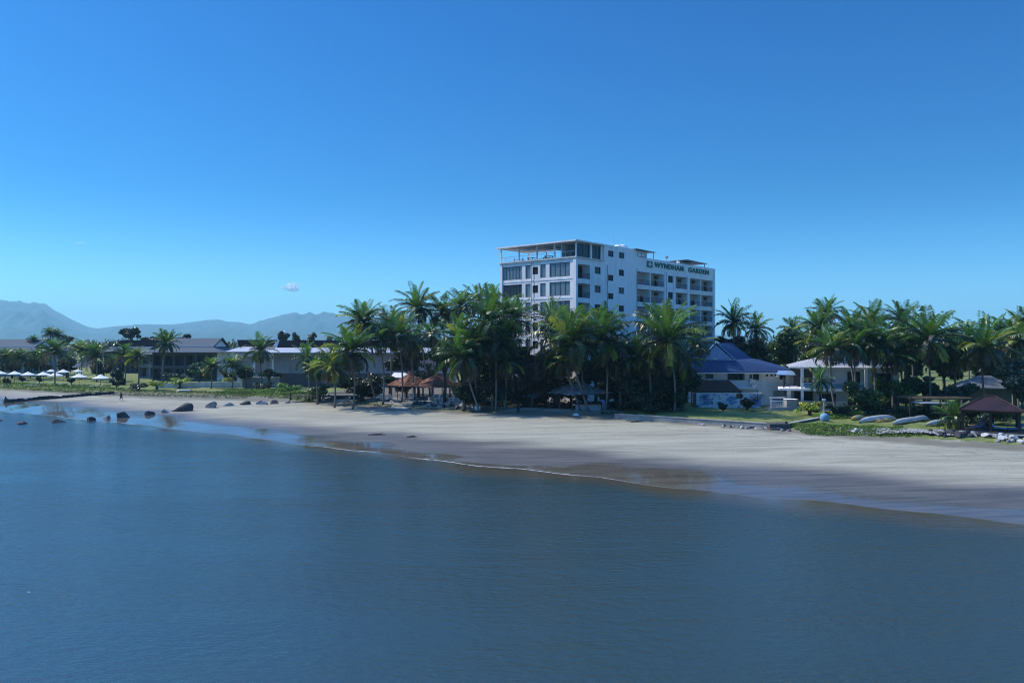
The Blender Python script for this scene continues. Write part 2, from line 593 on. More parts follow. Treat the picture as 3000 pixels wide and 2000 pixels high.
mount_me = grid_mesh("mountains", np.arange(-9500, 7600, 24), np.array(list(np.arange(5200, 7900, 110)) + [7920, 8000, 8100] + list(np.arange(8300, 10400, 300))), mountain_z, {})
mount_me.materials.append(pbr("forest_slope", (0.045, 0.065, 0.075), 0.95, 0.35, 0.01, 0.1))
tag(link(mount_me, "mountains"), kind='structure')

# ---------------------------------------------------------------- haze
hz = MB(); hz.box(-12500, 12500, -500, 13200, -5.5, 520)
hm = bpy.data.materials.new("haze"); hm.use_nodes = True
t = hm.node_tree
for n in list(t.nodes):
    if n.type == 'BSDF_PRINCIPLED': t.nodes.remove(n)
pv = t.nodes.new('ShaderNodeVolumePrincipled')
pv.inputs['Color'].default_value = (0.40, 0.80, 1.0, 1)
pv.inputs['Density'].default_value = 0.000105
pv.inputs['Anisotropy'].default_value = 0.1
t.links.new(pv.outputs[0], next(n for n in t.nodes if n.type == 'OUTPUT_MATERIAL').inputs['Volume'])
hazeo = hz.build("haze", hm); tag(hazeo, kind='stuff')

# ---------------------------------------------------------------- materials
M = {}
M['white'] = pbr("white_paint", (0.82, 0.81, 0.80), 0.75, 0.05, 0.8, 0.3, dirt=0.22)
M['white2'] = pbr("old_white_paint", (0.62, 0.62, 0.60), 0.8, 0.08, 1.2, 0.3, dirt=0.3)
M['grey'] = pbr("grey_render", (0.30, 0.31, 0.32), 0.85, 0.10, 1.0, 0.2, dirt=0.25)
M['dgrey'] = pbr("dark_wall", (0.10, 0.10, 0.105), 0.85, 0.15, 1.0, 0.2)
M['cream'] = pbr("cream_soffit", (0.72, 0.73, 0.74), 0.8, 0.06, 2.0)
M['frame'] = pbr("dark_frame", (0.05, 0.055, 0.065), 0.45, 0.1, 5)
M['glass'] = pbr("window_glass", (0.020, 0.027, 0.04), 0.08, 0.5, 0.6, 0.35)
M['curtain'] = pbr("curtained_glass", (0.12, 0.15, 0.19), 0.08, 0.35, 0.9, 0.9, stretch=(3, 3, 0.6))
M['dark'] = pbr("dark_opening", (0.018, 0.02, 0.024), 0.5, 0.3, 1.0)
M['rail'] = pbr("dark_railing", (0.02, 0.025, 0.04), 0.5, 0.1, 3)
M['blueglass'] = pbr("blue_glass_panel", (0.10, 0.24, 0.38), 0.1, 0.1, 1.0, 0.8)
M['beige'] = pbr("beige_wall", (0.52, 0.44, 0.38), 0.85, 0.1, 1.5)
M['metal'] = pbr("pale_metal", (0.6, 0.62, 0.64), 0.35, 0.1, 3, 0.5, 0.3)
M['plastic'] = pbr("white_plastic", (0.82, 0.82, 0.80), 0.4, 0.04, 3, 0.5)
M['green'] = pbr("green_sign_paint", (0.015, 0.13, 0.10), 0.5, 0.1, 3)
M['blueroof'] = stripes("blue_ribbed_roof", (0.042, 0.080, 0.165), (0.028, 0.055, 0.125), 1.6, 'X', 0.65, 0.4, spec=0.1)
M['lblue'] = pbr("pale_blue_roof", (0.22, 0.34, 0.52), 0.4, 0.1, 2)
M['greyroof'] = stripes("grey_tiled_roof", (0.125, 0.15, 0.165), (0.09, 0.108, 0.12), 1.2, 'Z', 0.9, 0.3, spec=0.1)
M['paleroof'] = stripes("pale_metal_roof", (0.44, 0.45, 0.47), (0.36, 0.37, 0.40), 1.2, 'X', 0.5, 0.4)
M['darkroof'] = stripes("dark_tiled_roof", (0.010, 0.011, 0.017), (0.006, 0.007, 0.012), 1.6, 'Z', 0.95, 0.3, spec=0.0)
M['brownroof'] = pbr("brown_roof", (0.060, 0.045, 0.035), 0.9, 0.3, 3, 0.1, bump=1)
M['maroon'] = stripes("maroon_tiles", (0.045, 0.02, 0.021), (0.028, 0.011, 0.012), 3.2, 'X', 0.5, 0.9)
M['thatch'] = pbr("grey_thatch", (0.36, 0.34, 0.34), 0.95, 0.55, 2.4, 0.1, bump=3, bscale=5, tinted=True)
M['redthatch'] = pbr("orange_thatch", (0.27, 0.145, 0.105), 0.95, 0.5, 3.0, 0.1, bump=3, bscale=6, tinted=True)
M['wood'] = pbr("weathered_wood", (0.10, 0.075, 0.055), 0.85, 0.25, 4)
M['dwood'] = pbr("dark_wood", (0.035, 0.026, 0.022), 0.8, 0.25, 4)
M['concrete'] = pbr("concrete", (0.34, 0.33, 0.31), 0.9, 0.2, 1.5, 0.2, dirt=0.4, bump=0.6, bscale=5)
M['dconcrete'] = pbr("dark_concrete", (0.085, 0.082, 0.08), 0.9, 0.35, 1.5, 0.2, bump=1, bscale=4)
M['rock'] = pbr("dark_rock", (0.055, 0.054, 0.056), 0.85, 0.45, 1.6, 0.25, bump=2, bscale=4)
M['rockg'] = pbr("grey_rock", (0.26, 0.255, 0.25), 0.85, 0.4, 1.6, 0.25, bump=2, bscale=5)
M['rockw'] = pbr("pale_rock", (0.50, 0.49, 0.46), 0.85, 0.3, 1.6, 0.25, bump=1.5, bscale=5)
M['canvas'] = pbr("white_canvas", (0.88, 0.87, 0.86), 0.85, 0.05, 2, trans=0.12)
M['hull'] = pbr("hull_paint", (0.50, 0.49, 0.46), 0.4, 0.12, 2, 0.4, tinted=True, dirt=0.3)
M['paint'] = pbr("tinted_paint", (1, 1, 1), 0.6, 0.12, 3, 0.3, tinted=True)
M['skin'] = pbr("skin", (0.22, 0.12, 0.08), 0.6, 0.05, 5)
M['hair'] = pbr("black_hair", (0.012, 0.01, 0.009), 0.6, 0.1, 5)
M['bark'] = pbr("palm_bark", (0.20, 0.17, 0.145), 0.9, 0.3, 2.5, 0.2, bump=2, bscale=4, stretch=(1, 1, 3))
M['dbark'] = pbr("tree_bark", (0.085, 0.068, 0.055), 0.9, 0.3, 3, 0.2, bump=2, bscale=5)
M['frond'] = pbr("palm_frond", (1, 1, 1), 0.36, 0.3, 0.9, 0.5, tinted=True, trans=0.3)
M['herb'] = pbr('ground_leaf', (1, 1, 1), 0.7, 0.25, 0.6, 0.15, tinted=True, trans=0.25)
M['leaf'] = pbr("broad_leaf", (1, 1, 1), 0.38, 0.3, 0.6, 0.4, tinted=True, trans=0.15)


def surf(mb, pts):
    mb.add(pts, [tuple(range(len(pts)))])


def facade(mb, P, a0, a1, z0, z1, opens, depth):
    """wall sheet with real openings; P(a, d, z) maps along-wall, inward depth, height"""
    us = sorted(set([a0, a1] + [o[0] for o in opens] + [o[1] for o in opens]))
    zs = sorted(set([z0, z1] + [o[2] for o in opens] + [o[3] for o in opens]))
    for i in range(len(us) - 1):
        run = None
        for j in range(len(zs) - 1):
            cu, cz = (us[i] + us[i + 1]) / 2, (zs[j] + zs[j + 1]) / 2
            hole = any(o[0] < cu < o[1] and o[2] < cz < o[3] for o in opens)
            if not hole:
                if run is None: run = zs[j]
            if run is not None and (hole or j == len(zs) - 2):
                top = zs[j] if hole else zs[j + 1]
                mb.quad(P(us[i], 0, run), P(us[i + 1], 0, run), P(us[i + 1], 0, top), P(us[i], 0, top))
                run = None
    for o in opens:
        d = o[4] if len(o) > 4 else depth
        a, b, c, e = o[:4]
        mb.quad(P(a, 0, c), P(b, 0, c), P(b, d, c), P(a, d, c))
        mb.quad(P(a, 0, e), P(a, d, e), P(b, d, e), P(b, 0, e))
        mb.quad(P(a, 0, c), P(a, d, c), P(a, d, e), P(a, 0, e))
        mb.quad(P(b, 0, c), P(b, 0, e), P(b, d, e), P(b, d, c))
        if d > 0.5:
            mb.quad(P(a, d, c), P(b, d, c), P(b, d, e), P(a, d, e))


def pbox(mb, P, a0, a1, d0, d1, z0, z1):
    q = [P(a, d, z) for z in (z0, z1) for a, d in ((a0, d0), (a1, d0), (a1, d1), (a0, d1))]
    mb.add(q, [(0, 3, 2, 1), (4, 5, 6, 7), (0, 1, 5, 4), (1, 2, 6, 5), (2, 3, 7, 6), (3, 0, 4, 7)])


def window(parent, P, a, b, c, e, d=0.14, nm=2, glass='glass', frame='frame', fw=0.06, trans=False):
    fr = MB()
    fw = max(fw, .09) if fw == .06 else fw
    pbox(fr, P, a + .003, b - .003, d - .03, d + .04, c + .003, c + fw)
    pbox(fr, P, a + .003, b - .003, d - .03, d + .04, e - fw, e - .003)
    for k in range(nm + 1):
        x = a + (b - a) * k / nm
        x0, x1 = max(a + .003, x - fw / 2), min(b - .003, x + fw / 2)
        if k == 0: x1 = a + fw
        if k == nm: x0 = b - fw
        pbox(fr, P, x0, x1, d - .028, d + .038, c + fw, e - fw)
    if trans: pbox(fr, P, a + fw, b - fw, d - .02, d + .03, (c + e) / 2 + .2, (c + e) / 2 + .26)
    f = fr.build("window", M[frame], parent)
    gl = MB(); gl.quad(P(a + .01, d + .015, c + .01), P(b - .01, d + .015, c + .01), P(b - .01, d + .015, e - .01), P(a + .01, d + .015, e - .01))
    gl.build("pane", M[glass], f)
    return f


def railing(parent, P, a, b, z, d=0.06, h=0.95, name="balcony_railing", mt='rail', sp=0.16, panel=None):
    r = MB()
    pbox(r, P, a, b, d, d + .05, z + h - .05, z + h)
    pbox(r, P, a, b, d, d + .04, z + .06, z + .10)
    n = max(2, int((b - a) / sp))
    for k in range(n + 1):
        x = a + (b - a) * k / n
        w_ = .025 if k % 6 else .05
        pbox(r, P, max(a, x - w_ / 2), min(b, x + w_ / 2), d + .01, d + .035, z + .02, z + h - .05)
    o = r.build(name, M[mt], parent)
    if panel:
        g_ = MB(); pbox(g_, P, a + .02, b - .02, d + .015, d + .025, z + .1, z + h - .06)
        g_.build("glass_panel", M[panel], o)
    return o


# ---------------------------------------------------------------- the hotel
hz0 = 1.8
hotel = thing("hotel", "tall white seven storey hotel with balconies and a covered roof terrace, rising behind the palms", "hotel", (10.45, 124.6, 0), math.radians(48.85))
PR = lambda a, d, z: (a, d, z)             # long side, facing right of the camera
PL = lambda a, d, z: (d, a, z)             # short side, facing the sea on the left
FH = 3.17
opR, opL = [], []
NR = 6
for k in range(NR):
    q = -FH * k
    opR += [(0.45, 4.0, 22.6 + q, 24.95 + q, 1.5), (5.35, 7.15, 23.65 + q, 24.85 + q), (9.4, 11.05, 23.75 - FH * k - 1.03, 23.75 - FH * k), (12.75, 14.45, 23.8 + q, 24.9 + q),
            (18.85, 23.25, 22.6 + q, 25.0 + q, 1.5), (23.5, 28.4, 22.6 + q, 25.0 + q, 1.5), (30.0, 31.9, 23.6 + q, 24.95 + q),
            (32.9, 37.6, 22.65 + q, 25.0 + q, 1.5), (38.6, 43.3, 22.65 + q, 25.0 + q, 1.5), (43.6, 48.7, 22.65 + q, 25.0 + q, 1.5)]
    opL += [(11.6, 16.0, 23.0 + q, 25.3 + q), (9.6, 10.8, 23.0 + q, 25.3 + q), (8.0, 9.2, 23.65 + q, 24.95 + q), (6.3, 7.5, 23.0 + q, 25.25 + q), (1.2, 5.5, 23.0 + q, 25.3 + q)]
sh = MB()
facade(sh, PR, 0, 18.4, hz0, 25.95, [o for o in opR if o[1] < 18.5], 0.2)
facade(sh, PR, 18.4, 49.6, hz0, 27.6, [o for o in opR if o[0] > 18.5], 0.2)
topw = [(9.4, 11.1, 26.9, 27.95), (12.8, 14.5, 26.9, 27.95)]
facade(sh, PR, 8.0, 18.4, 25.95, 28.9, topw, 0.2)
facade(sh, PL, 0, 16.5, hz0, 25.95, opL, 0.2)
# far sides and roofs
sh.quad((49.6, 0, hz0), (49.6, 16.5, hz0), (49.6, 16.5, 27.6), (49.6, 0, 27.6))
sh.quad((0, 16.5, hz0), (0, 16.5, 25.95), (49.6, 16.5, 25.95), (49.6, 16.5, hz0))
sh.quad((18.4, 0.25, 26.5), (49.35, 0.25, 26.5), (49.35, 16.5, 26.5), (18.4, 16.5, 26.5))
sh.quad((0, 0, 25.95), (18.4, 0, 25.95), (18.4, 16.5, 25.95), (0, 16.5, 25.95))
# parapet inner faces and cap
sh.box(18.6, 49.6, 0.003, 0.25, 27.6, 27.66); sh.quad((18.4, .25, 26.5), (49.35, .25, 26.5), (49.35, .25, 27.6), (18.4, .25, 27.6))
sh.box(49.35, 49.598, 0.25, 16.5, 26.5, 27.64)
# tower block sides
for a in (8.0, 18.4): sh.quad((a, 0, 25.95), (a, 9, 25.95), (a, 9, 28.9), (a, 0, 28.9))
sh.quad((8, 9, 25.95), (18.4, 9, 25.95), (18.4, 9, 28.9), (8, 9, 28.9)); sh.quad((8, 0, 28.9), (18.4, 0, 28.9), (18.4, 9, 28.9), (8, 9, 28.9))
# roof pavilion next to the tower
sh.box(18.42, 22.3, 0.02, 6, 27.62, 28.75)
# floor bands standing slightly proud on the sea side, edge fins
for k in range(NR + 1):
    z = 22.62 - FH * k
    sh.box(-0.05, -0.003, -0.04, 16.6, z - 0.12, z + 0.10) if z > 3 else None
sh.box(-0.14, -0.003, -0.14, 0.5, hz0, 25.95)
sh.box(-0.14, -0.003, 16.1, 16.62, hz0, 25.95)
sh.box(-0.003, 0.4, -0.14, -0.003, hz0, 25.95)
for a in (28.55, 32.0, 37.75): sh.box(a, a + .7 if a < 30 else a + .75, -0.10, -0.003, hz0, 25.5)
sh.box(48.85, 49.66, -0.12, -0.003, hz0, 27.6)
for k in range(NR): sh.box(18.7, 28.5, -0.09, -0.004, 22.3 - FH * k, 22.58 - FH * k); sh.box(38.45, 48.8, -0.09, -0.004, 22.35 - FH * k, 22.63 - FH * k)
# balcony dividers
shell = sh.build("wall", M['white'], hotel)
# beige balcony back walls
for o in opR:
    if len(o) > 4: bk = MB(); bk.box(o[0] + .01, o[1] - .01, 1.46, 1.49, o[2] + .01, o[3] - .01); bk.build("balcony_back_wall", M['beige'], hotel)
for k in range(NR):
    q = -FH * k
    vis = k <= 4
    # corner block
    if vis:
        railing(hotel, PR, 0.47, 3.98, 22.6 + q, mt='rail')
        dd = MB(); dd.box(0.7, 3.7, 1.40, 1.45, 22.62 + q, 24.8 + q); dd.build("balcony_door", M['glass'], hotel)
    gk = lambda j: ('glass', 'dark', 'curtain', 'glass', 'dark')[(k * 3 + j * 2) % 5]
    window(hotel, PR, 5.35, 7.15, 23.65 + q, 24.85 + q, nm=2, glass=gk(0))
    window(hotel, PR, 9.4, 11.05, 23.75 - FH * k - 1.03, 23.75 - FH * k, nm=2, glass='dark')
    window(hotel, PR, 12.75, 14.45, 23.8 + q, 24.9 + q, nm=2, glass=('dark', 'glass')[k % 2])
    window(hotel, PR, 30.0, 31.9, 23.6 + q, 24.95 + q, nm=2, glass=gk(3))
    window(hotel, PL, 11.6, 16.0, 23.0 + q, 25.3 + q, nm=6, glass='glass' if k == 1 else 'curtain')
    window(hotel, PL, 9.6, 10.8, 23.0 + q, 25.3 + q, nm=1, glass='curtain')
    window(hotel, PL, 8.0, 9.2, 23.65 + q, 24.95 + q, nm=1, glass='dark')
    window(hotel, PL, 6.3, 7.5, 23.0 + q, 25.25 + q, nm=1, glass='curtain')
    window(hotel, PL, 1.2, 5.5, 23.0 + q, 25.3 + q, nm=4, glass='curtain')
    if vis:
        for (a, b) in ((18.87, 23.23), (23.52, 28.38), (32.92, 37.58), (38.62, 43.28), (43.62, 48.68)):
            railing(hotel, PR, a, b, 22.64 + q, sp=0.2)
            dd = MB(); dd.box(a + .25, a + 1.75, 1.40, 1.45, 22.68 + q, 24.55 + q); dd.build("balcony_door", M['dark'], hotel)
            ac = MB(); ac.box(b - 1.25, b - .45, 1.05, 1.40, 24.15 + q, 24.7 + q)
            ac.lathe([(0.0, 0), (0.2, 0)], 10)
            if (a, k) not in ((18.87, 0), (38.62, 1), (18.87, 2), (38.62, 3), (18.87, 1)):
                ac.v = ac.v[:8]; ac.f = ac.f[:6]; ac.c = ac.c[:6]
                ac.build("air_conditioner", M['frame'], hotel)
            # a table and chair silhouette
            fb = MB(); fb.box(b - 1.9, b - 1.45, .6, 1.0, 22.7 + q, 23.45 + q); fb.box(b - 1.9, b - 1.84, .6, 1.0, 23.45 + q, 23.8 + q)
            if (k + int(a)) % 2: fb.build("balcony_chair", M['dwood'], hotel)
window(hotel, PR, 9.4, 11.1, 26.9, 27.95); window(hotel, PR, 12.8, 14.5, 26.9, 27.95)
# pavilion window in front of the pavilion wall
window(hotel, lambda a, d, z: (a, d - 0.12, z), 18.9, 21.7, 27.67, 28.5, nm=2)
# drain pipes
for a in (9.08, 29.15, 18.55):
    p = MB(); p.bar((a, -0.12, 3), (a, -0.12, 25.4), .05, 6); p.build("drain_pipe", M['grey'], hotel)
p = MB(); p.bar((-0.16, 9.3, 3), (-0.16, 9.3, 25.9), .05, 6); p.build("drain_pipe", M['grey'], hotel)
# roof terrace deck edge, canopy, posts, railing
dk = MB(); dk.box(-0.25, 8.0, -0.25, 16.8, 25.953, 26.12); dk.build("terrace_deck", M['white2'], hotel)
cn = MB(); cn.box(-0.75, 8.0, -0.55, 17.0, 28.62, 28.74); cn.box(-0.82, -0.75, -0.6, 17.05, 28.56, 28.80); cn.box(-0.75, 7.99, -0.62, -0.55, 28.56, 28.80)
cn.build("terrace_roof", M['white'], hotel)
sf = MB(); sf.box(-0.7, 7.95, -0.5, 16.95, 28.56, 28.615)
for k in range(10): sf.box(-0.7, 7.95, 0.5 + 1.7 * k, 0.62 + 1.7 * k, 28.44, 28.558)
sf.build("terrace_ceiling", M['cream'], hotel)
for v in (-0.05, 4.4, 8.2, 12.2, 16.4):
    for u in ((0.0, 7.7) if v > 9 else (0.0,)):
        ps = MB(); ps.box(u - .1, u + .1, v - .1, v + .1, 26.12, 28.44); ps.build("terrace_post", M['white'], hotel)
for u in (4.3, 7.4):
    ps = MB(); ps.box(u - .22, u + .22, -0.05, 0.15, 26.12, 28.5); ps.build("terrace_post", M['white'], hotel)
railing(hotel, lambda a, d, z: (d - 0.1, a, z), 0.1, 16.4, 26.12, name="terrace_railing", mt='metal', sp=1.0)
railing(hotel, lambda a, d, z: (a, d + 16.3, z), 0.1, 7.7, 26.12, name="terrace_railing", mt='metal', sp=1.0)
for (a, b) in ((0.2, 4.0), (4.6, 7.1)):
    window(hotel, lambda x, d, z: (x, d + .05, z), a, b, 26.13, 28.35, nm=2, glass='glass')
bw = MB(); bw.box(1.0, 7.9, 3.6, 3.75, 26.13, 28.43); bw.build("terrace_partition", M['cream'], hotel)
for (x, y) in ((2, 7), (4, 9), (2.2, 11), (5, 12.5), (2.5, 14.5), (5.2, 15)):
    tb = MB(); tb.box(x - .45, x + .45, y - .45, y + .45, 26.82, 26.87); tb.bar((x, y, 26.12), (x, y, 26.82), .05); tb.build("terrace_table", M['metal'], hotel)
    for s in (-1, 1):
        ch = MB(); ch.box(x - .2, x + .2, y + s * .8 - .2, y + s * .8 + .2, 26.5, 26.56); ch.box(x - .2, x + .2, y + s * 1.0 - .02, y + s * 1.0 + .02, 26.56, 27.0)
        for i in (-1, 1):
            for j in (-1, 1): ch.bar((x + i * .18, y + s * .8 + j * .18, 26.12), (x + i * .18, y + s * .8 + j * .18, 26.5), .02, 4)
        ch.build("terrace_chair", M['metal'], hotel)
# pavilion roof and back canopies
pv_ = MB(); pv_.add([(17.6, -.5, 28.92), (24.3, -.7, 28.80), (24.3, 6.5, 28.80), (17.6, 6.5, 28.92), (17.6, -.5, 29.02), (24.3, -.7, 28.88), (24.3, 6.5, 28.88), (17.6, 6.5, 29.02)],
                    [(0, 3, 2, 1), (4, 5, 6, 7), (0, 1, 5, 4), (1, 2, 6, 5), (2, 3, 7, 6), (3, 0, 4, 7)])
pv_.bar((24.0, -.3, 27.66), (24.0, -.3, 28.8), .07); pv_.build("pavilion_roof", M['grey'], hotel)
bc = MB(); bc.M = None
bc.add([(33.5, 2, 28.15), (40, 1.2, 28.95), (48.6, 1.2, 28.75), (48.6, 8, 28.75), (40, 8, 28.95), (33.5, 8, 28.15)], [(0, 1, 4, 5), (1, 2, 3, 4)])
bc.add([(33.5, 2, 28.05), (40, 1.2, 28.85), (48.6, 1.2, 28.62), (48.6, 8, 28.62), (40, 8, 28.85), (33.5, 8, 28.05)], [(0, 5, 4, 1), (1, 4, 3, 2)])
bc.add([(33.5, 2, 28.05), (40, 1.2, 28.85), (48.6, 1.2, 28.62), (48.6, 1.2, 28.75), (40, 1.2, 28.95), (33.5, 2, 28.15)], [(0, 1, 4, 5), (1, 2, 3, 4)])
bc.bar((48.0, 1.5, 26.5), (48.0, 1.5, 28.65), .09); bc.build("rooftop_canopy", M['grey'], hotel)
rb = MB(); rb.box(38.5, 44.4, 2.6, 7, 26.5, 28.55); rb.build("rooftop_bar", M['beige'], hotel)
rb = MB()
for a in (39.2, 40.6, 41.8, 43.0): rb.box(a, a + .7, 2.56, 2.6 - .003, 27.5, 28.4)
rb.build("rooftop_bar_window", M['dark'], hotel)
rb = MB(); rb.box(24.3, 33.5, 6, 6.2, 26.5, 28.2); rb.build("rooftop_screen", M['grey'], hotel)
tk = MB(); tk.lathe([(0, 29.75), (.35, 29.72), (.85, 29.5), (.95, 29.1), (.9, 28.9)], 12, 16.4, 1.6); tk.build("water_tank", M['plastic'], hotel, True)
tk = MB(); tk.lathe([(0, 29.5), (.5, 29.45), (.8, 29.2), (.8, 28.9)], 12, 14.6, 1.4); tk.build("water_tank", M['plastic'], hotel, True)
tk = MB(); tk.lathe([(0, 29.35), (.4, 29.3), (.6, 29.1), (.6, 28.9)], 12, 18.0, 3.0); tk.build("water_tank", M['redthatch'], hotel, True)
an = MB(); an.bar((12.7, 1, 28.9), (12.7, 1, 30.9), .035, 4); an.bar((12.1, 1, 30.5), (13.3, 1, 30.5), .025, 4); an.bar((12.3, 1, 30.2), (13.1, 1, 30.2), .025, 4)
an.build("antenna", M['metal'], hotel)
an = MB(); an.bar((31.2, 1, 27.6), (31.2, 1, 28.5), .06, 5); an.bar((30.7, 1, 28.5), (31.7, 1, 28.5), .08, 5)
an.tube([(31.2, 1, 28.5), (31.2, 1, 28.8)], [.25, .35], 8); an.build("roof_vent", M['grey'], hotel)
lt = MB(); lt.box(35.4, 36.2, .8, 1.2, 27.66, 28.25); lt.build("floodlight", M['plastic'], hotel)


def text_mesh(body, width, height, ext, bold=0.02):
    cu = bpy.data.curves.new("lettering", 'FONT')
    cu.body = body; cu.size = 1.0; cu.extrude = ext; cu.offset = bold; cu.space_character = 1.12
    to = bpy.data.objects.new("lettering", cu); C.objects.link(to)
    bpy.context.view_layer.update()
    me = bpy.data.meshes.new_from_object(to)
    bpy.data.objects.remove(to)
    co_ = np.zeros(len(me.vertices) * 3); me.vertices.foreach_get('co', co_); co_ = co_.reshape(-1, 3)
    mn, mx = co_.min(0), co_.max(0)
    co_[:, 0] = (co_[:, 0] - mn[0]) / (mx[0] - mn[0]) * width
    co_[:, 1] = (co_[:, 1] - mn[1]) / (mx[1] - mn[1]) * height
    new = np.stack([co_[:, 0], -co_[:, 2], co_[:, 1]], 1)
    me.vertices.foreach_set('co', new.ravel()); me.update()
    return me


for body, u, wd in (("WYNDHAM", 24.75, 11.2), ("GARDEN", 37.95, 8.9)):
    tm = text_mesh(body, wd, 0.98, 0.05, 0.03); tm.materials.append(M['green'])
    lo = link(tm, "sign_word", hotel); lo.location = (u, -0.09, 26.15)
em = MB(); em.box(22.1, 24.0, -0.14, -0.004, 26.0, 27.12)
emb = em.build("sign_emblem", M['green'], hotel)
ed = MB(); ed.M = None
c0, c1 = 23.05, 26.56
ed.add([(c0 - .62, -.155, c1), (c0, -.155, c1 - .42), (c0 + .62, -.155, c1), (c0, -.155, c1 + .42)], [(0, 1, 2, 3)])
ed.build("emblem_diamond", M['white'], emb)
ed = MB(); ed.add([(c0 - .28, -.165, c1), (c0, -.165, c1 - .19), (c0 + .28, -.165, c1), (c0, -.165, c1 + .19)], [(0, 1, 2, 3)])
ed.build("emblem_centre", M['green'], emb)


# ---------------------------------------------------------------- palms
import zlib


def hsh(s_):
    return zlib.crc32(s_.encode())


G_DARK, G_MID, G_LITE, G_YEL, G_DEAD = (0.016, 0.038, 0.014), (0.034, 0.075, 0.024), (0.075, 0.165, 0.032), (0.20, 0.24, 0.04), (0.10, 0.075, 0.048)


def palm_crown(seed, nfr=34, L=4.4, kind='coco', yel=0.12, dead=0.16):
    r = random.Random(seed)
    mb = MB()
    for i in range(nfr):
        q = (i + r.random() * .6) / nfr           # 0 = youngest, upright; 1 = oldest, hanging
        az = i * 2.399963 + r.uniform(-.25, .25)
        if kind == 'coco':
            el = math.radians(86 - 128 * q ** 0.9 + r.uniform(-8, 8))
            bend = math.radians(26 + 66 * min(1, q * 1.3) + r.uniform(-10, 14))
            LL = L * (0.80 + 0.30 * math.sin(math.pi * min(1, q + .2))) * r.uniform(.88, 1.08)
        else:
            el = math.radians(82 - 88 * q + r.uniform(-6, 6))
            bend = math.radians(52 + 45 * q)
            LL = L * r.uniform(.85, 1.05)
        u = r.random()
        if q > 1 - dead: col = G_DEAD
        elif u < yel: col = G_YEL
        elif q < .25: col = G_LITE
        else: col = G_MID if r.random() < .5 else G_DARK
        k_ = r.uniform(.8, 1.25); col = tuple(c * k_ for c in col)
        n = 9
        p = Vector((0, 0, 0)); pts = [p.copy()]; dirs = []
        for s in range(n):
            t_ = (s + .5) / n
            e = el - bend * t_ ** 1.5
            a = az + .12 * math.sin(i) * t_
            d = Vector((math.cos(a) * math.cos(e), math.sin(a) * math.cos(e), math.sin(e)))
            dirs.append(d); p = p + d * LL / n; pts.append(p.copy())
        mb.col = tuple(min(1, c * 1.5 + .03) for c in col) if col[0] < .2 else (0.3, .25, .1)
        mb.tube(pts, [.05 - .04 * j / n for j in range(n + 1)], 3, False)
        mb.col = col
        m = 28 if kind == 'coco' else 26
        for j in range(m):
            t_ = .10 + .88 * (j + r.random() * .5) / m
            f_ = t_ * n; ii = min(n - 1, int(f_)); P0 = pts[ii] + (pts[ii + 1] - pts[ii]) * (f_ - ii); d = dirs[ii]
            side = d.cross(Vector((0, 0, 1)))
            if side.length < .2: side = Vector((-math.sin(az), math.cos(az), 0))
            side.normalize()
            up = side.cross(d).normalized()
            prof = math.sin(math.pi * (0.12 + 0.80 * t_)) ** .7
            ll = (LL * .27) * prof * r.uniform(.85, 1.12)
            for sg in (-1, 1):
                if r.random() < .06: continue
                droop = r.uniform(.3, 1.3) if kind == 'coco' else r.uniform(-.5, .25)
                v1 = (side * sg * .82 + d * .50 + up * (.12 if kind == 'coco' else .35)).normalized()
                v2 = (v1 + Vector((0, 0, -1)) * (droop + .35)).normalized()
                wv = (d * .8 + up * .5 * sg).normalized() * (.065 if kind == 'coco' else .05) * (L / 4.4)
                A = P0; B = P0 + v1 * ll * .5; Cc = B + v2 * ll * .5
                mb.add([A - wv * .5, A + wv * .5, B + wv, B - wv, Cc], [(0, 1, 2, 3), (3, 2, 4)])
    return mb.mesh("crown")


CROWNS = {}
for nm, sd_, kw in (('c0', 1, {}), ('c1', 2, dict(yel=.06)), ('c2', 3, dict(nfr=40)), ('c3', 4, dict(nfr=34, yel=.05, dead=.22)), ('c4', 9, dict(nfr=32, dead=0.05)),
                    ('y0', 5, dict(yel=.30, nfr=36)), ('y1', 6, dict(yel=.2, dead=.05)),
                    ('d0', 7, dict(kind='date', nfr=46, L=4.0, yel=.04, dead=.1)), ('d1', 8, dict(kind='date', nfr=48, L=4.0, yel=.14, dead=.05)),
                    ('g0', 10, dict(nfr=26, yel=.0, dead=0))):
    me = palm_crown(sd_, **kw); me.materials.append(M['frond']); CROWNS[nm] = me
cn_ = MB()
rr = random.Random(3)
for i in range(9):
    a = i * .8; x, y, z = .32 * math.cos(a), .32 * math.sin(a), -.25 - .22 * rr.random()
    cn_.M = Matrix.Translation((x, y, z)); cn_.lathe([(0, -.15), (.11, -.08), (.13, 0), (.1, .1), (0, .15)], 7)
COCO = cn_.mesh("coconuts", True); COCO.materials.append(pbr("coconut_husk", (0.16, 0.13, 0.04), 0.6, 0.3, 4))


